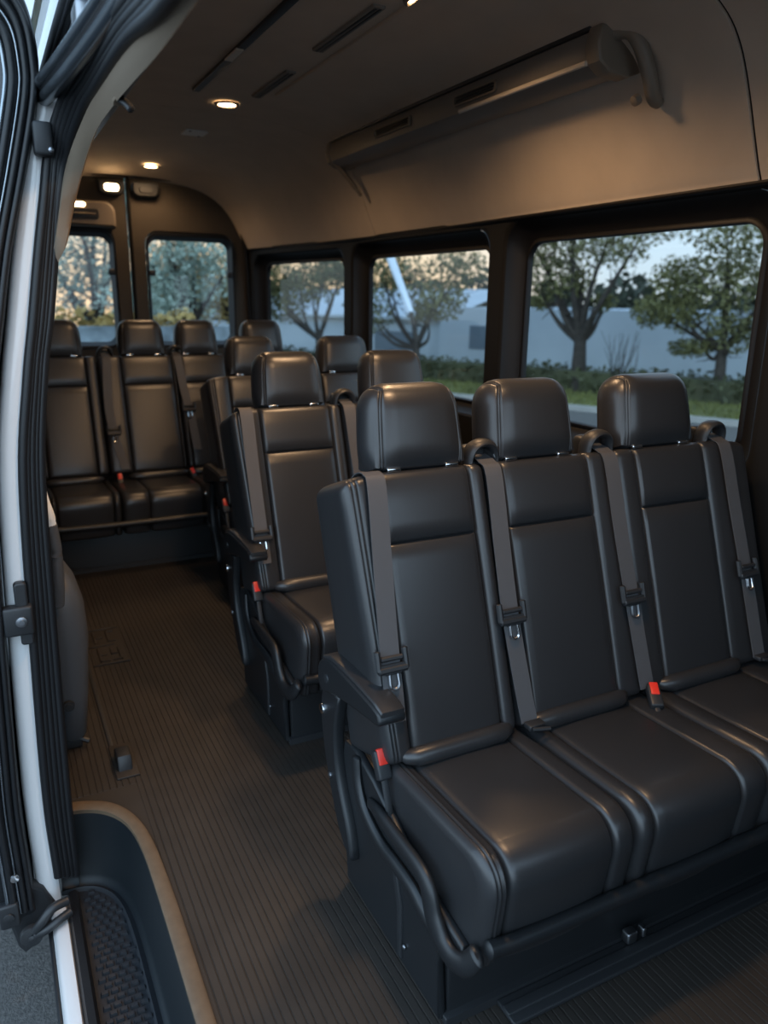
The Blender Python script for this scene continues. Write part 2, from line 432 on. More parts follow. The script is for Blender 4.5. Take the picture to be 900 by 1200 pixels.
def bench(label, seats, belts, dy, zs=1., arm=True, front_only=False, zc=.462, buckles=(), floor_rail=None, wide_base=None):
    xl, xr = seats[0]['sl'], seats[-1]['sr']
    root = thing('seat_bench', label, 'seat', ((xl+xr)/2, 1.28+dy, 0), 'passenger seat benches')
    n = len(seats)
    for i, q in enumerate(seats):
        el, er = i == 0, i == n-1
        b = backrest_mesh(q['sl']+.001, q['sr']-.001, q['pl'], q['pr'], dy, zs, el, er).build('backrest', LEATHER, root, 60)
        cl = q.get('cl', q['sl']+(.035 if el else 0)); cr = q.get('cr', q['sr'])
        cu = cushion_mesh(cl+.001, cr-.001, q.get('cpl', q['pl']), q.get('cpr', q['pr']), dy, zc, el).build('seat_cushion', LEATHER, root, 60)
        MB().tube([(q['pl']+o_, 1.292+dy+g_, zc+.006) if k_ < 4 else (q['pr']-o_, 1.292+dy+g_, zc+.006) for k_, (o_, g_) in enumerate([(-.03, .02), (-.015, .008), (.01, 0), (.06, 0), (.06, 0), (.01, 0), (-.015, .008), (-.03, .02)])], [.006, .016, .0225, .024, .024, .0225, .016, .006], n=16, ref=(0, 0, 1)).build('lumbar_roll', LEATHER, root)
        h = headrest_mesh(q['hc'], q['hw'], dy, zs).build('headrest', LEATHER, root, 60)
        for sx in (-.30, .30):
            px = q['hc']+sx*q['hw']
            m = MB().tube([bf(px, .60, -.06, dy, zs), bf(px, .70, -.058, dy, zs)], .006, n=10)
            m.disc(bf(px, .653, -.045, dy, zs), .016, (0, -.35, .94), .006, dome=.002)
            # the wide bright collar on the front edge of the backrest top
            m.box(bf(px, .657, -.012, dy, zs)-np.array([.018, .010, .004]), bf(px, .657, -.012, dy, zs)+np.array([.018, .010, .007]), 0, .004)
            m.build('headrest_post', CHROME, h)
    bx0, bx1 = (xl+.045, xr-.03) if wide_base is None else wide_base
    # plinth under the cushions with a toe line, then the tubular front rail
    prof = [(1.045, .012), (1.50, .012), (1.50, .33), (1.40, .34), (1.06, .30), (1.05, .22)]
    MB().prism(np.array(prof)+np.array([dy, 0]), bx0, bx1, 0, .008).build('base_panel', SHELL, root, 40)
    MB().prism(np.array([(1.03, 0), (1.51, 0), (1.51, .022), (1.03, .022)])+np.array([dy, 0]), bx0-.012, bx1+.01, 0, .005).build('floor_frame', PLAST, root)
    fr = [(xl+.048, .924+dy, .290), (xl+.10, .922+dy, .286), (xl+.3, .922+dy, .283), (xr-.03, .922+dy, .283)]
    MB().tube(np.array(fr), .017, n=14).build('front_rail', SHELL, root)
    if floor_rail:
        f = MB().box((floor_rail[0], .965+dy, .002), (floor_rail[1], 1.03+dy, .014), 0, .004)
        f.box((floor_rail[0], .985+dy, .012), (floor_rail[1], 1.01+dy, .019), 0, .003)
        f = f.build('floor_rail', PLAST, root)
        MB().box((1.17, 1.005+dy, .02), (1.20, 1.03+dy, .05), 0, .006).box((1.21, 1.0+dy, .03), (1.222, 1.02+dy, .055), 0, .004).build('rail_clip', STEEL, f)
    if arm:
        armrest(root, xl-.014, dy)
        x0 = xl+.022
        sh = np.array([(1.045, .012), (1.06, .14), (1.045, .20), (1.02, .215), (.985, .22), (.965, .235), (.975, .262), (1.02, .27), (1.10, .285),
              (1.22, .325), (1.36, .385), (1.45, .41), (1.52, .40), (1.54, .32), (1.52, .15), (1.50, .012)])
        sh[:, 0] += dy
        sp = MB().prism(sh, x0, x0+.020, 0, .006).build('side_shield', SHELL, root, 45)
        lip = catmull(np.array([(x0-.004, 1.44, .40), (x0-.007, 1.425, .345), (x0-.008, 1.395, .302), (x0-.009, 1.35, .278), (x0-.009, 1.29, .262), (x0-.009, 1.22, .262), (x0-.009, 1.15, .258), (x0-.009, 1.11, .245), (x0-.008, 1.075, .235), (x0-.006, 1.05, .24)])+np.array([0, dy, 0]), 6)
        MB().tube(lip, np.linspace(.016, .021, len(lip)), n=14, ref=(1, 0, 0), flat=.62).build('lower_lip', SHELL, sp)
        lip2 = catmull(np.array([(x0-.004, 1.365, .325), (x0-.010, 1.31, .338), (x0-.012, 1.22, .338), (x0-.013, 1.12, .335), (x0-.013, 1.082, .318), (x0-.012, 1.06, .27), (x0-.010, 1.03, .236), (x0-.008, .99, .226), (x0-.002, .955, .240), (x0+.008, .935, .275)])+np.array([0, dy, 0]), 6)
        MB().tube(lip2, np.interp(np.linspace(0, 1, len(lip2)), [0, .15, .6, 1], [.014, .020, .028, .022]), n=16, ref=(1, 0, 0), flat=.55).build('upper_lip', SHELL, sp)
        # shallow storage recess below the lip, its vertical edge
        MB().prism(np.array([(1.20, .03), (1.215, .03), (1.225, .16), (1.25, .235), (1.232, .24), (1.205, .165)])+np.array([dy, 0]), x0-.006, x0+.004, 0, .003).build('recess_edge', PLAST, sp)
        MB().disc((x0-.002, 1.19+dy, .07), .006, (-1, 0, 0), .003, dome=.002).build('shield_screw', STEEL, sp)
        buckle(root, xl+.026, 1.335+dy, .468, tilt=radians(-28))
    for B in belts:
        pts = []
        for s, x in B['path']: pts.append(bf(x, s, B.get('off', .017), dy, zs))
        if B.get('over', True):
            x = B['path'][0][1]
            pts = [bf(x, .635, -.055, dy, zs)+np.array([0, 0, .045]), bf(x, .66, -.035, dy, zs)+np.array([0, 0, .012]), bf(x, .655, -.005, dy, zs)]+pts
        else:
            x = B['path'][0][1]
            pts = [bf(x, .652, -.06, dy, zs), bf(x, .659, -.03, dy, zs), bf(x, .652, .002, dy, zs)]+pts
        bl = MB().ribbon(catmull(pts, 5), B.get('w', (1, 0, 0)), .047, .0022).build('seat_belt', WEB, root, 60)
        if 'latch' in B:
            ls = B['latch']; xs_ = [q[1] for q in B['path']]; ss = [q[0] for q in B['path']]
            latch_plate(bl, float(np.interp(ls, ss[::-1], xs_[::-1])), ls, dy, zs, B.get('tongue', CHROME))
        if B.get('guide', True): belt_guide(root, B['path'][0][1], dy, zs)
        if B.get('anchor'):
            x, y, z = B['anchor']
            a = MB().box((x-.024, y-.014+dy, z-.006), (x+.024, y+.014+dy, z+.008), 0, .004)
            a.tube([(x-.02, y-.02+dy, z+.004), (x+.022, y-.03+dy, z+.002)], .005, n=8).build('belt_anchor', PLAST, root)
    for (x, y, z, t, yw) in buckles: buckle(root, x, y+dy, z, t, True, yw)
    return root

# front bench, three seats
bench('black leather three-seat bench closest to the camera, three headrests against the big side window',
      [dict(sl=.662, sr=1.046, pl=.752, pr=.997, hc=.880, hw=.258, cl=.702, cr=1.070, cpl=.752, cpr=1.008),
       dict(sl=1.048, sr=1.455, pl=1.092, pr=1.364, hc=1.212, hw=.272, cl=1.072, cr=1.475, cpl=1.122, cpr=1.385),
       dict(sl=1.457, sr=1.975, pl=1.533, pr=1.792, hc=1.638, hw=.288, cl=1.477, cr=1.975, cpl=1.545, cpr=1.82)],
      [dict(path=[(.62, .742), (.45, .732), (.28, .722), (.10, .716)], latch=.235, guide=False, over=False, tongue=STEEL),
       dict(path=[(.62, 1.058), (.45, 1.054), (.28, 1.052), (.10, 1.060), (.02, 1.066)], latch=.285, anchor=(1.07, 1.27, .478)),
       dict(path=[(.62, 1.430), (.45, 1.432), (.28, 1.438), (.10, 1.446), (.02, 1.450)], latch=.27, tongue=STEEL),
       dict(path=[(.62, 1.866), (.45, 1.872), (.28, 1.880), (.10, 1.884), (.02, 1.886)], latch=.275, anchor=(1.89, 1.28, .478))],
      0., buckles=[(1.452, 1.268, .482, radians(-62), radians(-30))], floor_rail=(.82, 1.9))
# second bench
bench('black leather two-seat bench directly behind the front three-seat bench',
      [dict(sl=.735, sr=1.165, pl=.845, pr=1.115, hc=.980, hw=.262, cl=.775, cr=1.18, cpl=.845, cpr=1.12),
       dict(sl=1.167, sr=1.66, pl=1.275, pr=1.55, hc=1.415, hw=.270, cl=1.182, cr=1.66)],
      [dict(path=[(.62, .792), (.45, .790), (.28, .790), (.10, .790)], latch=.205, guide=False, over=False),
       dict(path=[(.62, 1.190), (.45, 1.194), (.28, 1.20), (.10, 1.21), (.02, 1.214)], latch=.27)],
      1.12)
# third bench
bench('black leather two-seat bench between the second bench and the rear four-seat bench',
      [dict(sl=.955, sr=1.43, pl=1.070, pr=1.345, hc=1.212, hw=.265, cl=.995, cr=1.43),
       dict(sl=1.432, sr=1.925, pl=1.575, pr=1.85, hc=1.728, hw=.290)],
      [dict(path=[(.62, 1.46), (.45, 1.462), (.28, 1.465), (.10, 1.47)], latch=.26)],
      2.30)
# rear bench, four seats
bench('black leather four-seat bench across the back, under the rear door windows',
      [dict(sl=.17, sr=.555, pl=.235, pr=.492, hc=.358, hw=.262, cpr=.515),
       dict(sl=.557, sr=.995, pl=.684, pr=.972, hc=.818, hw=.264, cpl=.70, cpr=.985),
       dict(sl=.997, sr=1.31, pl=1.032, pr=1.292, hc=1.140, hw=.256),
       dict(sl=1.312, sr=1.72, pl=1.41, pr=1.70, hc=1.555, hw=.270)],
      [dict(path=[(.62, .607), (.45, .592), (.32, .590), (.18, .606), (.02, .640)], latch=.235),
       dict(path=[(.62, 1.008), (.45, 1.022), (.28, 1.046), (.10, 1.06)], latch=.345)],
      3.165, zs=1.045, arm=False, zc=.448, buckles=[(.600, 1.27, .465, radians(-35), 0), (1.005, 1.26, .465, radians(-35), radians(20))])

# ------------------------------------------------------------------ the van body
HW = 1.06; XC = .96
def sy(y): return 1-.245*(max(0, y-3.2)/2.45)**2
def xw(y): return XC+HW*sy(y)
def dz(y): return .075*(max(0, y-4.3)/1.35)**2

# floor: ribbed rubber mat (ribs run along the van)
xs = []
x = -.02; k = 0
while x < 2.03:
    per = .0205 if k % 3 else .0165
    xs += [(x, 0), (x+.0012, -.0028), (x+.0034, -.0028), (x+.0046, 0)]
    x += per; k += 1
def ribs(mb, x0, x1, y0, y1):
    P = [(a, b) for a, b in xs if x0 < a < x1]; P = [(x0, 0)]+P+[(x1, 0)]
    mb.grid([[(a, y0, b) for a, b in P], [(a, y1, b) for a, b in P]], 0)
fl = MB(); ribs(fl, .02, 2.06, 2.165, 5.7); ribs(fl, .27, 2.06, -1.0, 2.165)
fl.add([(.06, 2.165, -.001), (.06, 2.155, -.001), (.183, 2.09, -.001), (.235, 1.99, -.001), (.262, 1.857, -.001), (.272, 1.6, -.001), (.272, 2.165, -.001)], [tuple(range(7))])
struct(fl.build('floor', FLOOR, angle=30))
# the under-slab that closes the floor from below
struct(MB().box((.30, -1.0, -.06), (2.06, 5.7, -.012)).build('floor_slab', PLAST))

# headliner: one moulded skin lofted along the van
prof = [(.275, 1.797), (.285, 1.90), (.30, 2.03), (.345, 2.16), (.44, 2.25), (.58, 2.295), (.75, 2.312), (.96, 2.317), (1.17, 2.315), (1.35, 2.306), (1.48, 2.294),
        (1.60, 2.270), (1.69, 2.240), (1.76, 2.205), (1.82, 2.165), (1.865, 2.115), (1.90, 2.055), (1.93, 1.99), (1.955, 1.93), (1.98, 1.87), (2.00, 1.825), (2.012, 1.802), (2.018, 1.790), (2.05, 1.786)]
prof = np.array(prof); prof = np.array([p for p in catmull(prof, 3)])
ysl = sorted(set(np.linspace(-1.0, 5.65, 48).tolist()+[1.594, 1.597, 1.60, 1.603, 1.606, 3.99, 3.995, 4.0, 4.005, 4.01, 5.60, 5.63]))
rings = []
for y in ysl:
    s = sy(y); r = []
    ins = .007 if any(abs(y-q) < .0035 for q in (1.6, 4.0)) else 0
    for a, b in prof:
        x = XC+(a-XC)*(s if a > XC else 1); z = b
        if b > 1.80:
            z = b-dz(y)*min(1, (b-1.8)/.35)
        # outward groove at the panel joints
        d = np.array([a-XC, (b-1.9)*2]); d = d/(np.linalg.norm(d)+1e-9); x += d[0]*ins; z += d[1]*ins
        if y > 5.4:   # the tail of the roof rolls down to the doors
            q = (y-5.4)/.25; z -= .035*q*q*min(1, max(0, (b-1.8)/.3)); 
        r.append((x, y, z))
    rings.append(r)
struct(MB().grid(rings, 0, flip=False).build('ceiling', HEAD, angle=50))
for k_, yy in enumerate((1.6, 4.0)):
    i_ = min(range(len(ysl)), key=lambda q: abs(ysl[q]-yy))
    struct(MB().tube([np.array(p)-np.array([(p[0]-XC)*.002, 0, .001]) for p in rings[i_][8:-3]], .0022, n=6, ref=(0, 1, 0)).build('trim_%d' % (10+k_), TRIM))
# outer roof skin
orings = [[(a, y, b+.06) for a, b in ((.245, 2.24), (.29, 2.33), (.45, 2.385), (.96, 2.42), (1.6, 2.36), (1.95, 2.2), (2.15, 1.8))] for y in (-1.0, 2.0, 4.0, 5.7)]
struct(MB().grid(orings).build('roof', WHITE, angle=50))

# right wall with three window openings
def wallpt(y, z, d=0):
    lean = .018*max(0, (1.2-z))     # lower wall stands a touch further out
    return np.array([xw(y)+.004+d+lean*0, y, z])
def ring_to_rect(hole, a0, a1, b0, b1):
    c = hole.mean(0); out = []
    for p in hole:
        d = p-c; t = min([(a1-c[0])/d[0] if d[0] > 1e-9 else 1e9, (a0-c[0])/d[0] if d[0] < -1e-9 else 1e9, (b1-c[1])/d[1] if d[1] > 1e-9 else 1e9, (b0-c[1])/d[1] if d[1] < -1e-9 else 1e9])
        out.append(c+d*t)
    return np.array(out)
def bay(mb, y0, y1, hole, z0=0., z1=1.80):
    out = ring_to_rect(hole, y0, y1, z0, z1)
    # put true corners in
    for cnr in ((y0, z0), (y1, z0), (y1, z1), (y0, z1)):
        i = np.argmin(np.linalg.norm(out-np.array(cnr), axis=1)); out[i] = cnr
    rr = [hole*(1-t)+out*t for t in (0, .08, .35, .7, 1)]
    rr[1] = hole+(hole-hole.mean(0))*.02
    inner = [wallpt(p[0], p[1], .010) for p in hole]
    mb.grid([[wallpt(*p) for p in r] if i else inner for i, r in enumerate(rr)], 0, wrap=True)
wr = MB()
wins = [((1.522, 2.825, .93, 1.775), (1.44, 2.89), (1.625, 2.752, .985, 1.690), .10),
        ((2.955, 4.275, .93, 1.760), (2.89, 4.33), (3.035, 4.20, .985, 1.682), .09),
        ((4.385, 5.560, .93, 1.745), (4.33, 5.66), (4.50, 5.50, .985, 1.684), .09)]
for (o, b, g, r) in wins: bay(wr, b[0], b[1], rrect(o[0], o[1], o[2], o[3], r, 10))
wr.grid([[wallpt(y, z) for z in (0, .4, .9, 1.4, 1.80)] for y in np.linspace(-1.0, 1.44, 8)], 0)
struct(wr.build('wall_right', WALLP, angle=40))
wn = 0
for (o, b, g, r) in wins:
    wn += 1
    a = rrect(o[0], o[1], o[2], o[3], r, 10); c = rrect(g[0]-.02, g[1]+.02, g[2]-.02, g[3]+.02, r*.9, 10); d = rrect(g[0], g[1], g[2], g[3], r*.72, 10)
    mb = MB()
    R = [[wallpt(*p, .008) for p in a], [wallpt(*p, .035) for p in a+(c-a)*.12], [wallpt(*p, .072) for p in a+(c-a)*.85], [wallpt(*p, .076) for p in c],
         [wallpt(*p, .070) for p in c+(d-c)*.3], [wallpt(*p, .070) for p in c+(d-c)*.8], [wallpt(*p, .078) for p in d], [wallpt(*p, .095) for p in d]]
    mb.grid(R, 0, wrap=True)
    w = struct(mb.build('window_%d' % wn, TRIM, angle=45))
    pm = MB(); n = len(d); L = [wallpt(*p, .084) for p in d]
    ys_ = np.linspace(g[0], g[1], 14)
    rows = []
    for yv in ys_:
        rows.append([wallpt(yv, zv, .086) for zv in (g[2]-.01, g[3]+.01)])
    pm.grid(rows); pm.build('pane', PANE, w, 180)
# headliner lower lip bead
lip = [(xw(y)-.004, y, 1.788) for y in np.linspace(-1, 5.62, 40)]
struct(MB().tube(lip, .008, n=8).build('trim_1', TRIM))

# unseen partition, added to keep front sky light off the floor and cushions
struct(MB().prism(np.array([(.50, 0), (2.06, 0), (2.06, 1.28), (1.0, 1.28), (.70, 1.18), (.50, .95)]), -.50, -.46, 0, .01, axis=1).build('wall_light_block', WALLP))
# left wall behind the door pillar
struct(MB().grid([[(a, y, b) for a, b in ((.075, -.25), (.07, .3), (.085, .9), (.12, 1.3), (.18, 1.55), (.235, 1.80))] for y in (2.06, 3.5, 5.66)], 0, flip=True).build('wall_left', WALLP))

# rear doors
def rear_half(name, x0, x1, gx0, gx1, lab):
    mb = MB(); hole = rrect(gx0-.03, gx1+.03, 1.10, 1.885, .09, 10)
    top = 2.30
    out = ring_to_rect(hole, x0, x1, .0, top)
    for cnr in ((x0, 0), (x1, 0), (x1, top), (x0, top)):
        i = np.argmin(np.linalg.norm(out-np.array(cnr), axis=1)); out[i] = cnr
    yb = 5.655
    def f(p, d=0): return (p[0], yb+d, p[1])
    mb.grid([[f(p, .012) for p in hole], [f(p, 0) for p in hole+(hole-hole.mean(0))*.012], [f(p) for p in hole*.5+out*.5], [f(p) for p in out]], 0, wrap=True)
    d = struct(mb.build(name, REARF, angle=45))
    gl = rrect(gx0, gx1, 1.145, 1.832, .06, 10); mid = rrect(gx0-.012, gx1+.012, 1.13, 1.845, .065, 10)
    fr = MB().grid([[f(p, .006) for p in hole+(hole-hole.mean(0))*.0], [f(p, -.012) for p in hole*.8+mid*.2], [f(p, -.010) for p in hole*.25+mid*.75], [f(p, .02) for p in mid], [f(p, .05) for p in gl], [f(p, .07) for p in gl]], 0, wrap=True)
    fo = fr.build('window_frame', TRIM, d, 45)
    MB().add([f((gx0-.01, 1.13), .06), f((gx1+.01, 1.13), .06), f((gx1+.01, 1.85), .06), f((gx0-.01, 1.85), .06)], [(0, 1, 2, 3)]).build('pane', PANE, d)
    for px in ((gx0+.004, gx1-.004) if name == 'door_1' else (gx1-.004,)):
        MB().box((px-.022, yb-.02, 1.59), (px+.022, yb+.02, 1.63), 0, .012).build('window_catch', PLAST, fo)
    return d
dr = rear_half('door_1', .972, 1.80, 1.083, 1.637, '')
dl = rear_half('door_2', .10, .942, .27, .822, '')
sm = MB().tube([(.957, 5.648, 0), (.957, 5.648, 1.2), (.957, 5.648, 2.24)], .019, n=10, flat=.7)
struct(sm.build('trim_2', WALLP))
# pinch seal round the rear opening
arch = catmull([(1.775, 5.63, .6), (1.765, 5.63, 1.4), (1.752, 5.63, 1.76), (1.715, 5.63, 1.95), (1.665, 5.63, 2.09), (1.60, 5.63, 2.165), (1.50, 5.63, 2.20), (1.3, 5.63, 2.218), (1.05, 5.63, 2.226), (.8, 5.63, 2.226), (.5, 5.63, 2.21), (.25, 5.63, 2.12)], 5)
struct(MB().tube(arch, .016, n=10, ref=(0, 1, 0)).build('trim_3', TRIM))

# rear dome lamp housings either side of the door joint
def dome(xc, label, lit):
    t = thing('dome_lamp', label, 'lamp', (xc, 5.63, 2.14), 'lamps above the rear doors')
    MB().prism(rrect(xc-.085, xc+.085, 2.095, 2.185, [.045, .045, .015, .015] if True else .03, 6), 5.60, 5.652, 0, .010, axis=1).build('housing', PLAST, t)
    MB().prism(rrect(xc-.045, xc+.045, 2.117, 2.160, .018, 6), 5.592, 5.604, 0, .003, axis=1).build('lens', LAMPD if lit else PLAST, t)
    return t
dome(.850, 'lit dome lamp in a black housing beside the rear door joint', True)
dome(1.070, 'unlit black lamp housing beside the rear door joint, next to the lit dome lamp', False)
# vent housing over the left rear window
t = thing('rear_vent', 'grey slotted vent housing with a small lamp above the rear window at the pillar', 'vent', (.62, 5.62, 1.9))
MB().prism(rrect(.25, .862, 1.888, 2.048, [.01, .01, .07, .02], 8), 5.585, 5.655, 0, .016, axis=1).build('housing', HANDLE, t)
h = MB().prism(rrect(.45, .757, 1.935, 1.998, .018, 6), 5.578, 5.592, 0, .004, axis=1).build('louver', PLAST, t)
MB().tube([(.47, 5.576, 1.966), (.735, 5.576, 1.966)], .006, n=8).build('louver_bar', HANDLE, h)
MB().prism(rrect(.565, .675, 2.008, 2.034, .011, 6), 5.578, 5.592, 0, .003, axis=1).build('lens', LAMPD, t)

# ------------------------------------------------------------------ ceiling fittings
def czt(y):  # ceiling height near the middle
    z = 2.316-dz(y)
    if y > 5.4: z -= .035*((y-5.4)/.25)**2
    return z
def lamp_light(name, loc, parent, power, size=.07, spot=None):
    L = bpy.data.lights.new(name, 'SPOT'); L.energy = power; L.color = (1., .62, .33); L.shadow_soft_size = size
    L.spot_size = radians(158); L.spot_blend = .7
    o = bpy.data.objects.new(name, L); C.objects.link(o)
    o.parent = parent; o.location = np.array(loc)-ORG[parent.name]
    return o
PW = 19.
def downlight(x, y, label, p=1.):
    z = czt(y)-.002
    t = thing('ceiling_light', label, 'light', (x, y, z), 'round ceiling lights')
    m = MB(); n = 28; A = np.linspace(0, 2*pi, n, endpoint=False)
    m.grid([[(x+r*cos(a), y+r*sin(a), z-h) for a in A] for r, h in ((.058, 0), (.056, .005), (.050, .009), (.043, .008), (.041, .003))], 0, wrap=True)
    m.build('bezel', HANDLE, t)
    MB().grid([[(x+r*cos(a), y+r*sin(a), z-h) for a in A] for r, h in ((.043, .003), (.03, .006), (.001, .007))], 0, wrap=True).build('lens', LAMP, t)
    lamp_light('lamp_beam', (x, y, z-.03), t, PW*p)
downlight(1.115, 3.80, 'round lit ceiling light next to the narrow air slots', .48)
downlight(1.075, 5.42, 'round lit ceiling light near the rear doors', .17)
downlight(1.275, 2.27, 'round lit ceiling light cut by the top edge of the photo')
downlight(.86, 1.22, 'round lit ceiling light above the armrest end of the front bench')

t = thing('cover_plate', 'flat pale grey plate on the ceiling beyond the roof seam', 'cover plate', (1.13, 4.5, czt(4.5)))
z = czt(4.5)
MB().prism(rrect(1.075, 1.20, 4.44, 4.575, .018, 5), z-.008, z, 0, .003, axis=2).build('plate', COVER, t)
for q in ((1.10, 4.45), (1.175, 4.565)): MB().disc((q[0], q[1], z-.007), .008, (0, 0, -1), .003).build('screw', PLAST, t)

def slot(x, y0, y1, label, w=.022):
    zc = czt(y0); t = thing('air_slot', label, 'vent', (x, (y0+y1)/2, zc), 'narrow air slots in the ceiling')
    MB().prism(rrect(x-w, x+w, y0, y1, .008, 4), zc-.010, zc+.004, 0, .004, axis=2).build('frame', HEADD, t)
    m = MB()
    for q in (-.35, .35): m.box((x+q*w-.0045, y0+.012, zc-.0125), (x+q*w+.0045, y1-.012, zc-.008), 0, .001)
    m.build('slit', PLAST, t)
slot(1.19, 3.15, 3.60, 'short narrow air slot in the ceiling, nearer the round light')
slot(1.18, 2.36, 2.86, 'long narrow air slot in the ceiling, running to the top edge of the photo')
# raised channel beside the slots
struct(MB().prism(np.array([(1.24, 1.6), (1.33, 1.6), (1.32, 3.50), (1.25, 3.52)]), 2.300, 2.318, 0, .008, axis=2).build('trim_4', HEAD))
t = thing('ceiling_track', 'long dark track with a bright clip set in the ceiling near the side door', 'track', (.928, 3.0, 2.316))
MB().box((.912, 2.30, 2.304), (.944, 3.62, 2.318), 0, .004).build('channel', PLAST, t)
MB().box((.906, 2.95, 2.298), (.936, 3.10, 2.306), 0, .003).build('clip', DUCTSILVER, t)

# overhead duct along the right roof corner
t = thing('overhead_duct', 'long grey overhead air duct in the corner above the side windows', 'duct', (1.76, 2.95, 2.17))
sec = np.array([(1.700, 2.225), (1.690, 2.180), (1.700, 2.140), (1.735, 2.118), (1.800, 2.112), (1.845, 2.13), (1.82, 2.19), (1.74, 2.242)])
def prism_y(mb, sec, y0, y1, b=.004): return mb.prism(sec, y0, y1, 0, b, axis=1)
prism_y(MB(), sec, 1.99, 3.96).build('housing', DUCT, t, 35)
MB().tube([(1.691, 2.00, 2.141), (1.691, 2.70, 2.141)], .0085, n=8).build('edge_strip', DUCTSILVER, t)
MB().tube([(1.70, 2.00, 2.236), (1.70, 3.95, 2.236)], .010, n=8).build('top_seam', PLAST, t)
def grow(S, k): c = S.mean(0); return c+(S-c)*k
prism_y(MB(), grow(sec, 1.14), 1.945, 2.005, .010).build('end_cap', HANDLE, t, 35)
prism_y(MB(), grow(sec, 1.15), 3.945, 3.99, .010).build('end_cap', HANDLE, t, 35)
for (ya, yb, nm) in ((3.08, 3.42, 'louver'), (2.46, 2.74, 'louver')):
    v = MB()
    def dp(y, q, o): # on the slanted inner face of the duct
        a = np.array([1.690, 2.180]); b = np.array([1.700, 2.140]); c0 = np.array([1.6935, 2.178])
        return (1.690-o+abs(q)*.06, y, 2.180+q)
    rr = rrect(ya, yb, -.019, .019, .012, 5)
    v.grid([[dp(p[0], p[1], 0) for p in rr], [dp(p[0], p[1], .008) for p in rr], [dp(p[0], p[1]*.75, .008) for p in grow(rr, .94)], [dp(p[0], p[1]*.72, .0) for p in grow(rr, .93)]], 0, wrap=True)
    lv = v.build(nm, HANDLE, t)
    w_ = MB()
    for q in (-.009, 0, .009): w_.box((1.682, ya+.02, 2.180+q-.002), (1.69, yb-.02, 2.180+q+.002), 0, .001)
    w_.build('slats', PLAST, lv)
# bracket under the far end
t2 = MB().tube(catmull([(1.735, 3.955, 2.13), (1.78, 3.94, 2.08), (1.83, 3.93, 2.02), (1.862, 3.93, 1.985)], 5), [.024]*6+[.020]*5+[.013]*5, n=10, flat=.6).build('bracket', HANDLE, t)
# grab handle
t = thing('handrail', 'curved brown handrail on the side wall at the near end of the duct', 'handle', (1.80, 1.86, 2.1))
path = catmull([(1.745, 1.965, 2.212), (1.765, 1.92, 2.216), (1.785, 1.892, 2.188), (1.818, 1.882, 2.125), (1.850, 1.886, 2.068), (1.872, 1.895, 2.045), (1.895, 1.90, 2.038)], 6)
MB().tube(path, np.interp(np.linspace(0, 1, len(path)), [0, .3, .7, 1], [.019, .0225, .0225, .018]), n=14).build('grip', HANDLE, t)
MB().disc((1.828, 1.915, 2.045), .016, (-.8, .1, -.5), .018, dome=.004).build('screw_cap', HANDLE, t)

# ------------------------------------------------------------------ side door opening: seal, trims, pillar
# stations: inner edge S, outer edge W of the rubber seal
ST_ = [((.070, 2.03, -.16), (.012, 2.0, -.12)), ((.070, 2.02, .13), (.006, 2.0, .15)), ((.079, 2.02, .60), (.020, 2.0, .60)), ((.091, 2.02, 1.02), (.040, 2.0, 1.02)),
       ((.120, 2.02, 1.27), (.073, 2.0, 1.25)), ((.145, 2.02, 1.40), (.098, 2.0, 1.385)), ((.165, 2.02, 1.52), (.124, 2.0, 1.53)), ((.185, 2.01, 1.65), (.150, 2.0, 1.66)), ((.212, 1.98, 1.755), (.172, 1.99, 1.775)),
       ((.240, 1.86, 1.825), (.205, 1.93, 1.865)), ((.25, 1.70, 1.842), (.222, 1.78, 1.885)), ((.25, 1.377, 1.833), (.235, 1.42, 1.88)), ((.25, 1.076, 1.803), (.240, 1.08, 1.86)), ((.25, .60, 1.80), (.24, .6, 1.86)), ((.25, -.5, 1.80), (.24, -.5, 1.86))]
Sp = catmull([a for a, b in ST_], 6); Wp = catmull([b for a, b in ST_], 6)
sl = MB()
for tt, rr in ((.06, .012), (.26, .010), (.46, .0105), (.66, .010), (.86, .012)):
    sl.tube(Sp*(1-tt)+Wp*tt, rr, n=10, ref=(1, 0, 0))
seal = struct(sl.build('trim_5', RUB))
# moulded inner trim around the top of the opening
IN = [(.150, 2.03, 1.455), (.168, 2.015, 1.516), (.190, 2.0, 1.558), (.217, 2.0, 1.652), (.242, 1.95, 1.735), (.256, 1.84, 1.782), (.262, 1.65, 1.793), (.264, 1.45, 1.79), (.268, 1.24, 1.787), (.27, 1.0, 1.79), (.27, .5, 1.79), (.27, -.5, 1.79)]
OU = [(.148, 2.03, 1.47), (.162, 2.02, 1.54), (.171, 2.01, 1.585), (.187, 2.0, 1.66), (.213, 1.97, 1.76), (.240, 1.86, 1.828), (.25, 1.70, 1.845), (.25, 1.45, 1.838), (.25, 1.24, 1.826), (.25, 1.05, 1.815), (.25, .5, 1.81), (.25, -.5, 1.81)]
Ip = catmull(IN, 5); Op = catmull(OU, 5)
BK = np.array([.010, .045, .012])
tr = MB().grid([Op+np.array([.0, .03, .02]), Op, Op*.75+Ip*.25+np.array([-.004, -.006, -.003]), Op*.3+Ip*.7+np.array([-.002, -.004, -.003]), Ip, Ip+np.array([.004, .012, .006]), Ip+BK], 0)
tr = struct(tr.build('trim_6', TRIMB, angle=60))
t = thing('coat_hook', 'small dark hook on the pale trim over the side door opening', 'hook', (.27, 1.58, 1.80))
MB().tube(catmull([(.268, 1.60, 1.800), (.278, 1.585, 1.789), (.284, 1.575, 1.778)], 4), .0075, n=10).build('hook', PLAST, t)
MB().disc((.266, 1.605, 1.798), .011, (.3, -.5, -.8), .005).build('base', TRIMB, t)

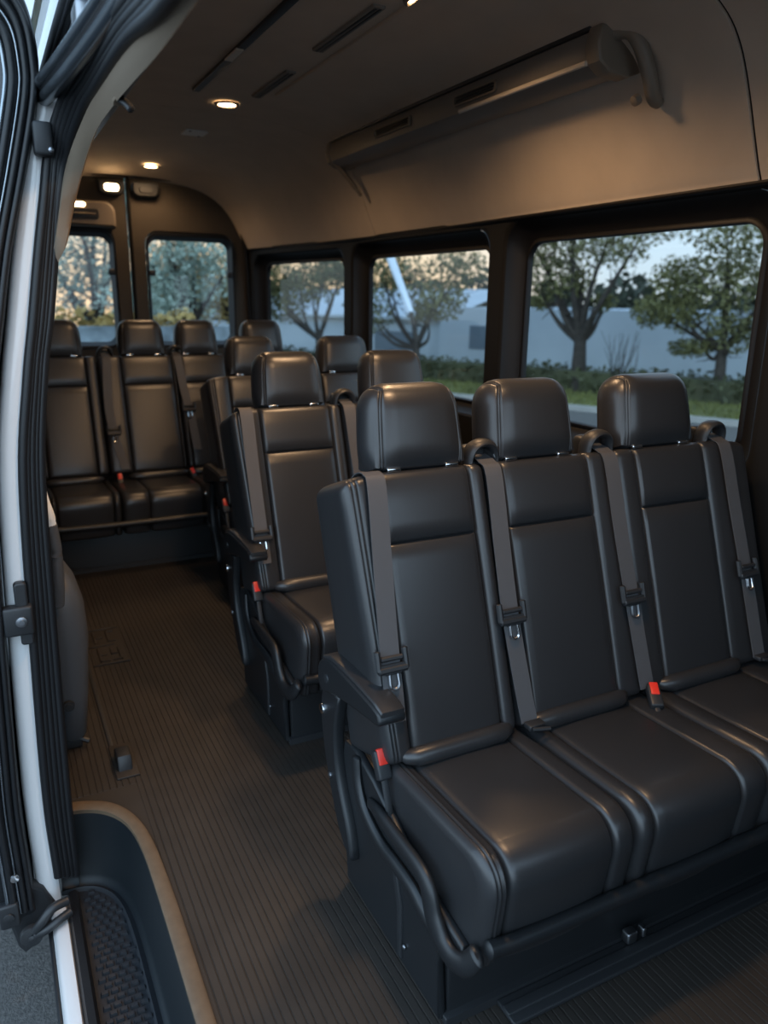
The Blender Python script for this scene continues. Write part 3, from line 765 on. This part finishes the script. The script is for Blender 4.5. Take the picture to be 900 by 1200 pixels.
# white pillar face and sill of the body
zz = [(-.30, .012), (-.12, .010), (.15, .006), (.6, .020), (1.02, .040), (1.25, .073), (1.385, .098), (1.53, .124), (1.66, .150), (1.775, .172), (1.86, .20), (1.92, .225)]
pw = MB(); P = catmull([(x, 2.0, z) for z, x in zz], 4)
prof_x = [(.010, .010), (0, 0), (-.022, 0), (-.040, .006), (-.048, .025), (-.050, .10), (-.050, 1.6), (-.050, 3.7)]
pw.grid([[(p[0]+dx, 2.003+dyy, p[2]) for dx, dyy in prof_x] for p in P], 0)
struct(pw.build('wall_side', WHITE, angle=50))
# body side above the opening, and roof gutter
cr = MB(); cs = [(.262, 1.885), (.25, 1.93), (.236, 1.985), (.236, 2.02), (.234, 2.10), (.25, 2.25), (.31, 2.34)]
cr.grid([[(a, y, b) for a, b in cs] for y in (-1, 1.0, 2.0, 3.0, 5.6)], 0)
struct(cr.build('wall_roofside', WHITE, angle=50))
g = MB()
g.tube([(.230, 3.4, 2.010), (.230, 2.0, 2.010), (.240, -.8, 2.010)], .027, n=10); g.tube([(.245, 2.6, 1.965), (.25, -.8, 1.965)], .026, n=10)
struct(g.build('trim_7', RUB))
struct(MB().tube([(.212, 2.62, 1.992), (.214, 1.75, 1.992), (.220, -.8, 1.992)], .0035, n=6).build('trim_8', STEEL))
# sliding door track under the cant rail
tk = thing('door_track', 'grey metal sliding door track along the top of the side opening', 'track', (.22, 1.2, 1.9))
pth = catmull([(.172, 2.05, 1.868), (.205, 1.75, 1.872), (.236, 1.40, 1.878), (.246, 1.12, 1.884), (.25, .6, 1.884), (.25, -.3, 1.884)], 6)
for i, (ox, oz, r) in enumerate(((0, 0, .016), (-.012, .024, .013))):
    MB().tube(pth+np.array([ox, 0, oz]), r, n=12).build('channel', TRACK, tk)
MB().tube(pth+np.array([-.004, 0, .012]), .012, n=8).build('web', RUB, tk)
MB().box((.205, 1.60, 1.895), (.245, 1.68, 1.955), 0, .01).box((.215, 1.655, 1.90), (.23, 1.675, 1.925), 0, .004).build('roller_carriage', STEEL, tk)

# sliding door, slid back along the outside of the body
def xr(z): return float(np.interp(z, [q[0] for q in zz], [q[1] for q in zz]))
XD = [(-.20, -.042), (.15, -.048), (.6, -.033), (1.02, -.012), (1.25, .018), (1.385, .045), (1.53, .075), (1.66, .110), (1.775, .143), (1.86, .162), (1.94, .172), (2.02, .165), (2.08, .145), (2.13, .105), (2.16, .05)]
def xd(z): return float(np.interp(z, [q[0] for q in XD], [q[1] for q in XD]))
sd = thing('door_3', None, None, (-.06, 2.2, .3), kind='structure')
dm = MB(); rows = []
for z, x in catmull([(q[0], q[1]) for q in XD], 3):
    xl_ = min(x-.03, xr(min(z, 1.8))-.30)
    rows.append([(x, 2.006, z), (x-.006, 1.985, z), (x-.020, 1.978, z), (xl_+.02, 1.978, z), (xl_, 1.995, z), (xl_, 3.2, z), (x-.004, 3.2, z)])
dm.grid(rows, 0, wrap=True); dm.add(rows[-1], [tuple(range(7))]); dm.add(rows[0], [tuple(range(7))[::-1]])
dm.build('door_shell', RUB, sd, 40)
def inner_line(off, y, top):
    P = [(xd(z)-off, y, z) for z in np.linspace(-.18, 1.86, 14)]
    P += [(xd(1.94)-off-.004, y, 1.94-off*.3), (xd(2.02)-off-.006, y, 2.02-off*.7), (xd(2.08)-off-.02, y, 2.075-off), (xd(2.13)-off-.05, y, 2.115-off), (-.05, y, 2.14-off), (-.12, y, 2.15-off)]
    return catmull(P, 4)
for off, y, r, m in ((.012, 1.974, .008, RUB), (.028, 1.972, .008, RUB), (.040, 1.969, .003, TRACK), (.054, 1.970, .010, RUB), (.068, 1.968, .005, TRACK)):
    MB().tube(inner_line(off, y, 0), r, n=10, ref=(1, 0, 0)).build('door_seal', m, sd)
wg = MB()
wg.grid([[(xd(z)-.068-(.04 if z > 1.97 else 0), 1.974, z), (xd(z)-.20, 1.974, z), (xd(z)-.34, 1.974, z)] for z in np.linspace(1.05, 2.02, 12)], 0, flip=True).build('window_glass', DARKGLASS, sd)
MB().tube([(.055, 1.968, 1.77), (.02, 1.968, 1.66), (-.02, 1.968, 1.54)], .007, n=8).build('window_bar', RUB, sd)
# white outer skin edge seen past the door at the bottom
MB().grid([[(xr(z)-.20, 1.985+q, z) for q in (0, .6)] for z in (-.2, .3, .9)], 0).build('outer_skin', WHITE, sd)

# latch striker on the white pillar
s = thing('door_striker', 'black bolted latch bracket halfway up the white door pillar', 'latch', (.01, 1.99, .67))
MB().box((-.035, 1.965, .628), (.034, 2.0, .705), 0, .008).build('bracket', PLAST, s)
MB().prism(rrect(-.004, .026, .70, .765, .010, 5), 1.975, 2.0, 0, .005, axis=1).build('upper_tab', PLAST, s)
MB().prism(rrect(.000, .030, .598, .634, .008, 5), 1.975, 2.0, 0, .005, axis=1).build('lower_tab', PLAST, s)
MB().disc((.006, 1.967, .667), .014, (0, -1, 0), .006, dome=.002).disc((.006, 1.962, .667), .007, (0, -1, 0), .005).build('bolt', STEEL, s)
# small black stop at the top of the pillar
s = thing('door_stop', 'small black block at the top of the white door pillar under the track', 'bracket', (.17, 1.98, 1.78))
MB().box((.142, 1.955, 1.745), (.182, 1.99, 1.815), 0, .008).build('block', PLAST, s)
MB().disc((.176, 1.957, 1.757), .006, (0, -1, 0), .004, dome=.002).build('screw', STEEL, s)

# lower roller arm of the sliding door
s = thing('door_roller_arm', 'black lower roller bracket joining the sliding door to the sill', 'bracket', (-.04, 1.98, -.2))
MB().prism(np.array([(-.135, -.115), (-.085, -.09), (-.02, -.14), (.005, -.20), (-.005, -.285), (-.065, -.325), (-.085, -.335), (-.10, -.31)]), 1.99, 2.03, 0, .010, axis=1).build('plate', PLAST, s)
MB().tube(catmull([(.035, 1.95, -.170), (-.005, 1.935, -.168), (-.032, 1.93, -.195), (-.052, 1.94, -.225)], 5), .013, n=10).build('arm', PLAST, s)
MB().tube(catmull([(.040, 1.94, -.200), (.005, 1.925, -.205), (-.025, 1.925, -.222), (-.050, 1.94, -.240)], 5), .012, n=10).build('arm', PLAST, s)
MB().disc((-.062, 1.955, -.245), .030, (0, -1, .1), .016, dome=.003).disc((-.062, 1.938, -.244), .010, (0, -1, .1), .006, dome=.002).build('roller', PLAST, s)
MB().box((-.135, 1.955, -.21), (-.085, 1.99, -.135), 0, .008).disc((-.112, 1.956, -.172), .014, (0, -1, 0), .006, dome=.002).build('hinge_block', PLAST, s)
MB().disc((-.085, 1.945, -.045), .011, (0, -1, 0), .006, dome=.002).build('bolt', CHROME, s)

# ------------------------------------------------------------------ entry step
ri = catmull([(.030, 2.105, 0), (.10, 2.095, 0), (.160, 2.060, 0), (.207, 1.985, 0), (.230, 1.857, 0), (.236, 1.60, 0), (.236, 1.2, 0), (.236, .6, 0), (.236, -.4, 0)], 6)
ro = catmull([(.030, 2.150, 0), (.11, 2.135, 0), (.186, 2.090, 0), (.238, 2.00, 0), (.264, 1.860, 0), (.273, 1.60, 0), (.273, 1.2, 0), (.273, .6, 0), (.273, -.4, 0)], 6)
st = thing('entry_step', 'dark moulded entry step well with a tan edge inside the side door', 'step', (.15, 1.2, -.25))
up = np.array([0, 0, .008])
MB().grid([ro-up, ro+up*.6, ro*.85+ri*.15+up, ro*.15+ri*.85+up, ri+up*.5, ri-up*1.2], 0, flip=True).build('edge_trim', RIM, st, 40)
zt = -.235
def inset(d, z): 
    T = np.gradient(ri, axis=0); T /= np.linalg.norm(T, axis=1)[:, None]; N = np.stack([T[:, 1], -T[:, 0], 0*T[:, 0]], 1)
    q = ri+N*d; q[:, 2] = z; return q
MB().grid([ri-up, inset(.006, -.06), inset(.016, zt+.03), inset(.024, zt+.008), inset(.034, zt+.004)], 0, flip=True).build('riser', NAVY, st, 60)
tb = MB(); R1_ = inset(.032, zt+.004); R2 = inset(.046, zt+.012); R3 = inset(.052, zt)
tb.grid([R1_, R2, R3], 0, flip=True)
inner = inset(.052, zt)
edge = inner.copy(); edge[:, 0] = .060
tb.grid([inner, edge], 0, flip=True)
# raised tread blocks in staggered rows
def inside_x(y):
    m = inner[np.argsort(inner[:, 1])]; return float(np.interp(y, m[:, 1], m[:, 0]))
y = .9; row = 0
while y < 2.03:
    x = .080+(.012 if row % 2 else 0)
    while x < inside_x(y)-.016 and x < .178:
        tb.add([(x, y, zt), (x+.019, y, zt), (x+.019, y+.014, zt), (x, y+.014, zt), (x+.002, y+.002, zt+.008), (x+.017, y+.002, zt+.008), (x+.017, y+.012, zt+.008), (x+.002, y+.012, zt+.008)],
               [(4, 5, 6, 7), (0, 1, 5, 4), (1, 2, 6, 5), (2, 3, 7, 6), (3, 0, 4, 7)])
        x += .0245
    y += .022; row += 1
tb.build('tread', TREAD, st, 30)
MB().prism(np.array([(.035, zt-.02), (.066, zt-.02), (.068, zt+.02), (.060, zt+.03), (.042, zt+.028), (.036, zt+.01)]), -.4, 2.03, 0, .004, axis=1).build('outer_strip', RUB, st, 40)
# white outer sill
struct(MB().prism(np.array([(-.012, -.36), (.036, -.36), (.036, -.235), (.030, -.225), (.004, -.228), (-.010, -.245)]), -.6, 2.02, 0, .004, axis=1).build('wall_sill', WHITE, angle=50))
struct(MB().tube([(-.016, -.6, -.255), (-.016, 2.0, -.255)], .006, n=8).build('trim_9', RUB))

# ------------------------------------------------------------------ inside, beside the pillar
t = thing('trim_column', 'grey moulded column with a screw cap standing beside the door pillar', 'trim column', (.12, 2.5, 0))
rows = []
for z, hw, xc, hd in ((.03, .028, .112, .10), (.05, .040, .112, .12), (.20, .050, .118, .14), (.40, .058, .124, .15), (.50, .056, .122, .15), (.56, .048, .116, .14), (.60, .036, .108, .12), (.625, .020, .10, .08), (.63, .003, .10, .02)):
    xc += .010; hw *= 1.12
    rows.append([(xc+hw*np.sign(cos(a))*abs(cos(a))**.6, 2.54+hd*np.sign(sin(a))*abs(sin(a))**.6, z) for a in np.linspace(0, 2*pi, 28, endpoint=False)])
MB().grid(rows, 0, wrap=True).build('moulding', GREYTRIM, t, 60)
MB().box((.075, 2.44, .0), (.148, 2.62, .05), 0, .012).build('foot', PLAST, t)
MB().disc((.113, 2.398, .185), .018, (0, -1, 0), .010).disc((.113, 2.388, .185), .010, (0, -1, 0), .004).build('screw_cap', PLAST, t)
MB().tube([(.135, 2.45, .035), (.165, 2.44, .02)], .009, n=8).build('release_lever', PLAST, t)
t = thing('grab_bar', 'dark upright grab bar with a pale grey top behind the door pillar', 'handle', (.13, 2.36, .55))
MB().tube(catmull([(.112, 2.36, .545), (.118, 2.35, .62), (.120, 2.35, .72), (.114, 2.35, .80)], 6), .018, n=12).build('grip', GREYTRIM, t)
MB().tube(catmull([(.114, 2.35, .795), (.112, 2.35, .83), (.104, 2.36, .865), (.098, 2.37, .90)], 5), .016, n=12).build('top_bracket', COVER, t)
MB().box((.085, 2.33, .86), (.108, 2.37, .93), 0, .008).build('catch', PLAST, t)

# floor track with its end stop
t = thing('floor_track', 'thin dark seat track with a block-shaped end stop on the floor by the step', 'track', (.24, 2.6, 0))
MB().box((.222, 2.36, -.002), (.236, 3.25, .005), 0, .001).build('channel', PLAST, t)
MB().box((.218, 2.20, 0), (.288, 2.40, .006), 0, .003).build('base', FLOOR, t)
MB().prism(np.array([(2.235, .004), (2.33, .004), (2.325, .04), (2.30, .052), (2.25, .050), (2.238, .03)]), .228, .272, 0, .006).build('end_stop', PLAST, t)
# embossed mark moulded into the mat
t = thing('mat_emblem', 'square embossed mark moulded into the ribbed floor mat', 'emblem', (.32, 3.2, 0))
MB().box((.258, 3.03, -.003), (.388, 3.395, .001), 0, .001).build('plate', FLOOR, t)
e = MB()
def bar(a, b): e.box((min(a[0], b[0])-.005, min(a[1], b[1])-.005, 0), (max(a[0], b[0])+.005, max(a[1], b[1])+.005, .006), 0, .002)
bar((.255, 3.03), (.39, 3.03)); bar((.255, 3.395), (.39, 3.395)); bar((.258, 3.215), (.352, 3.215))
for a, b in (((.285, 3.06), (.315, 3.06)), ((.285, 3.06), (.285, 3.18)), ((.285, 3.12), (.31, 3.12)), ((.335, 3.06), (.365, 3.06)), ((.335, 3.12), (.365, 3.12)), ((.365, 3.06), (.365, 3.17)), ((.335, 3.12), (.335, 3.17)),
             ((.285, 3.25), (.285, 3.36)), ((.285, 3.30), (.315, 3.30)), ((.34, 3.25), (.365, 3.25)), ((.34, 3.25), (.34, 3.36)), ((.34, 3.36), (.365, 3.36))): bar(a, b)
e.build('raised_mark', FLOOR, t)

# ------------------------------------------------------------------ outside
GZ = -.65
EN = np.array([.894, .449, 0]); ET = np.array([-.449, .894, 0])
def W(n, t, z): return EN*n+ET*t+np.array([0, 0, z])
struct(MB().grid([[(a, b, GZ) for a in np.linspace(-60, 60, 5)] for b in np.linspace(-60, 60, 5)], 0, flip=True).build('ground', ASPH))
def strip(mb, n0, n1, t0, t1, z0, z1):
    P = [W(n0, t0, z0), W(n1, t0, z0), W(n1, t1, z0), W(n0, t1, z0), W(n0, t0, z1), W(n1, t0, z1), W(n1, t1, z1), W(n0, t1, z1)]
    mb.add(P, [(0, 3, 2, 1), (4, 5, 6, 7), (0, 1, 5, 4), (1, 2, 6, 5), (2, 3, 7, 6), (3, 0, 4, 7)])
k = MB(); strip(k, 14.75, 14.95, -20, 45, GZ, GZ+.10); tag(k.build('kerb', CONC), 'low concrete kerb along the far side of the road', 'kerb')
k = MB(); strip(k, 14.95, 40, -20, 45, GZ-.1, GZ+.08); struct(k.build('verge_ground', GRASS))
def blades(n0, n1, t0, t1, cnt, h):
    mb = MB(); V = []; F = []
    for i in range(cnt):
        p = W(random.uniform(n0, n1), random.uniform(t0, t1), GZ+.07); a = random.uniform(0, pi); w = .02; hh = h*random.uniform(.5, 1.2)
        d = np.array([cos(a)*w, sin(a)*w, 0]); l = np.array([random.uniform(-.05, .05), random.uniform(-.05, .05), hh])
        j = len(V); V += [p-d, p+d, p+l]; F.append((j, j+1, j+2))
    return mb.add(V, F)
tag(blades(14.95, 17.2, -6, 24, 9000, .12).build('grass', GRASS, angle=180), 'mown grass strip between kerb and hedge', 'grass', kind='stuff')

def leaves(blobs, cnt, size, aspect=.55):
    """loose leaf cards in ellipsoid blobs [(centre, radii, weight)]"""
    w = np.array([b[2] for b in blobs], float); w /= w.sum(); mb = MB(); V = []; F = []
    for bi, c in zip(range(len(blobs)), rng.multinomial(cnt, w)):
        ctr, rad, _ = blobs[bi]
        for i in range(c):
            d = rng.normal(size=3); d /= np.linalg.norm(d); r = rng.random()**.45
            p = np.array(ctr)+d*r*np.array(rad)
            a = rng.normal(size=3); a /= np.linalg.norm(a); b = np.cross(a, rng.normal(size=3)); b /= np.linalg.norm(b)+1e-9
            s = size*rng.uniform(.6, 1.3); n = len(V)
            V += [p-a*s, p+b*s*aspect, p+a*s, p-b*s*aspect]; F.append((n, n+1, n+2, n+3))
    return mb.add(V, F)
def tree(label, base, h, crown, blobs, cnt, size, leafm, trunk_r=.16, stems=None, lean=0, limbs=9):
    base = np.array(base, float)
    t = thing('tree', label, 'tree', base, 'trees beyond the windows')
    mb = MB(); fork = base+np.array([lean, 0, h*.30])
    mb.tube(catmull([base+np.array([0, 0, -.05]), base+np.array([.02, 0, h*.12]), fork], 5), np.linspace(trunk_r*1.35, trunk_r*.8, 11), n=12)
    for i in range(limbs):
        if stems: tip = np.array(stems[i % len(stems)])
        else:
            b = blobs[i % len(blobs)]; tip = np.array(b[0])+rng.normal(size=3)*np.array(b[1])*.25
        mid = fork*.55+tip*.45+rng.normal(size=3)*.10+np.array([0, 0, -.15]); 
        pth = catmull([fork-np.array([0, 0, .15]), mid, tip], 6)
        mb.tube(pth, np.linspace(trunk_r*.62, trunk_r*.10, len(pth)), n=8)
        for q in range(3):
            s0 = pth[int(len(pth)*random.uniform(.45, .9))]; e0 = s0+rng.normal(size=3)*np.array([.5, .5, .35])+np.array([0, 0, .25])
            mb.tube([s0, (s0+e0)/2+rng.normal(size=3)*.05, e0], [trunk_r*.16, trunk_r*.1, trunk_r*.04], n=6)
    mb.build('trunk', BARK, t)
    leaves(blobs, cnt, size).build('foliage', leafm, t, 180)
    return t
def B(n, t, z, r, w=1.): return (W(n, t, z), (r[0], r[0], r[1]), w)
# the two trees framed by the big window: positions in road coordinates (n away, t along)
def nt(x, y): return x*EN[0]+y*EN[1], x*ET[0]+y*ET[1]
n1, t1 = nt(12.45, 14.2); n2, t2 = nt(13.9, 11.4); n3, t3 = nt(10.3, 18.2); n4, t4 = nt(8.6, 20.9)
tree('broad street tree with a forked trunk behind the front bench, nearer the window pillar', W(n1, t1, GZ), 4.6, None,
     [B(n1, t1+.9, 2.3, (.75, .6)), B(n1, t1+.1, 2.7, (.8, .7)), B(n1-.1, t1-.85, 2.75, (.7, .6)), B(n1, t1+1.5, 2.9, (.7, .7)), B(n1, t1-1.5, 3.2, (.7, .5)), B(n1, t1+.6, 3.5, (1.3, .7), 1.5), B(n1, t1+1.1, 1.55, (.35, .3), .35), B(n1, t1-.5, 1.5, (.3, .25), .25), B(n1, t1+.3, 1.9, (.6, .35), .6)],
     7000, .052, LEAFA, .17)
tree('leafy olive-green street tree with low branches at the near end of the big side window', W(n2, t2, GZ), 4.4, None,
     [B(n2, t2+.2, 2.0, (.8, .75), 1.4), B(n2, t2-.7, 2.3, (.8, .8)), B(n2, t2+1.1, 2.0, (.6, .5)), B(n2, t2+1.55, 1.3, (.5, .38), .8), B(n2, t2+.9, 1.3, (.5, .45), .8), B(n2, t2-.2, 1.0, (.7, .55), 1.0), B(n2, t2+.65, .55, (.5, .22), .6), B(n2, t2+.1, 3.1, (1.2, .7), 1.6), B(n2, t2-1.2, 1.4, (.6, .6), .8)],
     9200, .052, LEAFA, .12)
tree('multi-stemmed golden tree seen through the middle side window', W(n3, t3, GZ), 3.4, None,
     [B(n3, t3-.8, 1.5, (.7, .55)), B(n3, t3+.3, 2.1, (.8, .6)), B(n3, t3-1.2, 2.3, (.8, .5)), B(n3, t3+1.3, 2.2, (.9, .7)), B(n3, t3-.2, 1.2, (.5, .35), .5), B(n3, t3+1.6, 1.2, (.8, .7), .7)],
     3600, .065, LEAFA, .10, limbs=12)
tree('dark slim tree seen through the rearmost side window', W(n4, t4, GZ), 3.8, None,
     [B(n4, t4+.2, 2.0, (.9, .7)), B(n4, t4+1.3, 1.6, (.9, .9)), B(n4, t4-.9, 2.3, (.8, .5)), B(n4, t4+2.2, 1.9, (1., 1.))], 5600, .06, LEAFA, .11)
# small bare shrub by the first trunk
mb = MB()
for i in range(26):
    b0 = W(n1-.1, t1-1.05+random.uniform(-.1, .1), GZ+.05); tip = b0+np.array([random.uniform(-.5, .5), random.uniform(-.5, .5), random.uniform(.9, 1.5)])
    mb.tube(catmull([b0, (b0+tip)/2+rng.normal(size=3)*.06, tip], 4), np.linspace(.012, .004, 9), n=5)
tag(mb.build('bare_shrub', BARK, org=W(n1-.1, t1-1.05, GZ)), 'thin leafless shrub standing between the two street trees', 'shrub')
# hedge
hb = []
for q in np.arange(-9, 26, .55): hb.append((W(17.6+random.uniform(-.15, .15), q, GZ+.36+random.uniform(-.05, .05)), (.6, .55, .38), 1))
hd = thing('hedge', 'clipped dark green hedge along the foot of the pale wall', 'hedge', W(17.6, 8, GZ), kind='stuff')
leaves(hb, 15000, .07).build('hedge_leaves', HEDGE, hd, 180)
k = MB(); strip(k, 17.35, 18.0, -9, 26, GZ, GZ+.56); k.build('hedge_core', HEDGE, hd)

# pale low building beyond the hedge
bd = thing('building', 'long pale low building behind the street trees', 'building', W(22, 8, GZ))
k = MB(); strip(k, 21, 30, -12, 13.2, GZ, 1.28); k.build('wall', BUILD, bd)
for q in np.arange(-10, 13, 2.2): pass
k = MB(); strip(k, 20.98, 21.0, 11.3, 12.1, .05, .75); k.build('shutter', BUILDW, bd)
b2 = thing('building', 'second pale building with a shallow roof seen through the middle side window', 'building', W(22, 18, GZ))
k = MB(); strip(k, 21.6, 30, 13.4, 30, GZ, .95); k.build('wall', BUILD, b2)
k = MB(); strip(k, 21.58, 21.62, 14.6, 16.2, -.2, .45); k.build('shutter', BUILDW, b2)
k = MB(); k.add([W(21.4, 13.2, .95), W(26, 13.2, 1.9), W(26, 24, 1.9), W(21.4, 24, .95), W(21.4, 13.2, .85), W(21.4, 24, .85)], [(0, 1, 2, 3), (4, 0, 3, 5)]); k.build('roof', BUILD, b2)
# wooded rise behind the building
hl = []
for i in range(40):
    q = -14+i*1.5; hl.append((W(36+random.uniform(-2, 2), q, 1.0+random.uniform(-.4, .7)), (1.8, 1.8, 1.5), 1))
tag(leaves(hl, 9000, .30).build('wooded_rise', HILL, angle=180, org=W(36, 8, 0)), 'dark band of woodland above the pale building roof', 'woodland', kind='stuff')

# pole shape standing in for a reflected pale streak, with an added dark stand
mb = MB().tube([(5.02, 9.95, 2.45), (5.128, 9.835, 2.01), (5.277, 9.537, 1.343), (5.285, 9.52, 1.30)], [.06, .06, .045, .042], n=12)
p = thing('streak_pole', 'pale blue pole shape standing in for a reflected streak, on an added dark stand outside the middle side window', 'pole', (5.39, 9.34, GZ)); mb.build('shaft', STREAK, p); MB().tube([(5.282, 9.525, 1.31), (5.33, 9.43, 1.0), (5.39, 9.34, GZ)], [.030, .026, .03], n=12).build('stand', BARK, p)

# behind the van: low wall and trees seen through the rear doors
bw = MB().box((-6, 17.0, GZ), (5.3, 17.3, .85), 0, .03); tag(bw.build('garden_wall', GWALL, org=(0, 17, GZ)), 'low dark blue-grey boundary wall beyond the rear door windows', 'wall')
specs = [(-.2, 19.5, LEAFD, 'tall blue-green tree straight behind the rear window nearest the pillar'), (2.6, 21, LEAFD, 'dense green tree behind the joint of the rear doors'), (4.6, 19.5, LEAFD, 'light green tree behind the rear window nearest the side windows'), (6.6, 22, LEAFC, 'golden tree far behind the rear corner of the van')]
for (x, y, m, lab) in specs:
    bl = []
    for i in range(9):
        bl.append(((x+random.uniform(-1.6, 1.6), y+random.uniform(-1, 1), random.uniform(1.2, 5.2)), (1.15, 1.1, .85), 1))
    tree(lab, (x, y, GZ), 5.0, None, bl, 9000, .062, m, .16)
gl = []
for i in range(9): gl.append(((-2+i*.75, 18.2+random.uniform(-.3, .3), .75+random.uniform(-.2, .3)), (.6, .5, .5), 1))
g = thing('shrub_row', 'row of golden shrubs above the boundary wall behind the van', 'shrub', (3, 18.2, GZ), kind='stuff')
leaves(gl, 2600, .10).build('shrub_leaves', LEAFC, g, 180)

# ------------------------------------------------------------------ light
w = bpy.data.worlds.new('dusk_sky'); SC.world = w; w.use_nodes = True
nt_ = w.node_tree; nt_.nodes.clear()
out = nt_.nodes.new('ShaderNodeOutputWorld'); bg = nt_.nodes.new('ShaderNodeBackground'); bg.inputs['Strength'].default_value = .92
tc = nt_.nodes.new('ShaderNodeTexCoord'); sep = nt_.nodes.new('ShaderNodeSeparateXYZ'); nt_.links.new(tc.outputs['Generated'], sep.inputs[0])
def ramp(stops):
    r = nt_.nodes.new('ShaderNodeValToRGB'); e = r.color_ramp.elements
    e[0].position, e[0].color = stops[0][0], (*stops[0][1], 1); e[1].position, e[1].color = stops[-1][0], (*stops[-1][1], 1)
    for p, c in stops[1:-1]:
        q = r.color_ramp.elements.new(p); q.color = (*c, 1)
    nt_.links.new(sep.outputs['Z'], r.inputs['Fac']); return r
glow = ramp([(0, (.62, .43, .26)), (.05, (.62, .48, .33)), (.11, (.40, .42, .43)), (.30, (.22, .30, .40)), (1, (.18, .28, .42))])     # low sunset glow behind the van
side = ramp([(0, (.34, .39, .43)), (.10, (.31, .42, .52)), (.40, (.25, .38, .53)), (1, (.18, .28, .42))])                              # clear sky over the street
cool = ramp([(0, (.62, .80, .98)), (.10, (.76, .98, 1.18)), (.45, (.66, .94, 1.22)), (1, (.34, .52, .76))])                            # bright sky on the door side and ahead
def facing(d, a, b):
    n = nt_.nodes.new('ShaderNodeVectorMath'); n.operation = 'DOT_PRODUCT'; n.inputs[1].default_value = d
    nt_.links.new(tc.outputs['Generated'], n.inputs[0])
    m = nt_.nodes.new('ShaderNodeMapRange'); m.interpolation_type = 'SMOOTHSTEP'
    m.inputs['From Min'].default_value = a; m.inputs['From Max'].default_value = b
    nt_.links.new(n.outputs['Value'], m.inputs['Value']); return m.outputs[0]
def blend(f, a, b):
    m = nt_.nodes.new('ShaderNodeMix'); m.data_type = 'RGBA'
    nt_.links.new(f, m.inputs['Factor']); nt_.links.new(a, m.inputs['A']); nt_.links.new(b, m.inputs['B']); return m
m1 = blend(facing((.30, .954, 0), .90, .985), side.outputs[0], glow.outputs[0])
mx = blend(facing((-.62, -.78, 0), -.25, .45), m1.outputs['Result'], cool.outputs[0])
nt_.links.new(mx.outputs['Result'], bg.inputs['Color']); nt_.links.new(bg.outputs[0], out.inputs[0])

# ------------------------------------------------------------------ camera
R = np.array([[.890, -.109, .442], [-.455, -.244, .856], [.014, -.963, -.267]])
f_ = 893.; c_ = np.array([450., 600.])
def dd(v): a = np.array([v[0]-c_[0], v[1]-c_[1], f_]); return a/np.linalg.norm(a)
Yv = dd((-25., 345.)); Xv = dd((2247., 379.)); Xv = Xv-Yv*(Xv@Yv); Xv /= np.linalg.norm(Xv); Zv = np.cross(Xv, Yv)
if Zv[1] > 0: Zv = -Zv
R = np.stack([Xv, Yv, Zv])
cam = bpy.data.cameras.new('camera'); co = bpy.data.objects.new('camera', cam); C.objects.link(co)
M = Matrix(((R[0, 0], -R[0, 1], -R[0, 2], 0), (R[1, 0], -R[1, 1], -R[1, 2], 0), (R[2, 0], -R[2, 1], -R[2, 2], 1.45), (0, 0, 0, 1)))
co.matrix_world = M
cam.sensor_fit = 'HORIZONTAL'; cam.sensor_width = 36; cam.lens = 893/900*36
cam.clip_start = .02; cam.clip_end = 300
cam.dof.use_dof = True; cam.dof.focus_distance = 1.9; cam.dof.aperture_fstop = 3.4
SC.camera = co
SC.view_settings.view_transform = 'Standard'; SC.view_settings.look = 'None'; SC.view_settings.gamma = 1
SC.view_settings.use_curve_mapping = False; SC.view_settings.exposure = 1.6
SC.cycles.use_denoising = True
SC.cycles.max_bounces = 8; SC.cycles.transparent_max_bounces = 12
SC.cycles.sample_clamp_indirect = 4

# what each piece of the setting is
NOTES = {'floor': ('dark brown ribbed rubber floor of the van', 'floor'), 'floor_slab': ('black slab under the ribbed floor', 'floor'), 'ceiling': ('beige-grey fabric ceiling lining curving down to the side windows', 'ceiling'),
 'roof': ('white outer roof skin of the van', 'roof'), 'wall_right': ('black window-side wall panel with three openings', 'wall'), 'wall_left': ('black wall panel behind the door pillar', 'wall'), 'wall_light_block': ('unseen black partition added ahead of the front bench to block light', 'wall'),
 'wall_side': ('white painted door pillar with a rounded edge', 'wall'), 'wall_roofside': ('white body side above the sliding door track', 'wall'), 'wall_sill': ('white outer sill below the entry step', 'sill'),
 'window_1': ('biggest side window, behind the headrests of the front bench', 'window'), 'window_2': ('middle side window with the pale streak shape outside', 'window'), 'window_3': ('smallest side window, next to the rear doors', 'window'),
 'door_1': ('brown rear door with its whole window showing', 'door'), 'door_2': ('brown rear door under the slotted vent housing', 'door'), 'door_3': ('black edge of the opened sliding door outside the pillar', 'door'),
 'trim_1': ('thin black bead along the lower edge of the ceiling lining', 'trim'), 'trim_2': ('black vertical joint strip between the rear doors', 'trim'), 'trim_3': ('black seal arching over the rear doors', 'trim'), 'trim_4': ('raised ceiling channel beside the air slots', 'trim'),
 'trim_5': ('ribbed black rubber seal round the side door opening', 'trim'), 'trim_6': ('tan moulded trim over the side door opening', 'trim'), 'trim_7': ('black roof gutter over the sliding door track', 'trim'), 'trim_8': ('thin bright line along the black roof gutter', 'trim'), 'trim_9': ('thin black strip along the white outer sill', 'trim'),
 'trim_10': ('ceiling joint line at the near end of the overhead duct', 'trim'), 'trim_11': ('ceiling joint line at the far end of the overhead duct', 'trim'), 'ground': ('grey asphalt ground and road around the van', 'ground'), 'verge_ground': ('green ground under the hedge beyond the kerb', 'ground')}
for n_, (l_, c__) in NOTES.items():
    o_ = bpy.data.objects.get(n_)
    if o_: o_['label'] = l_; o_['category'] = c__
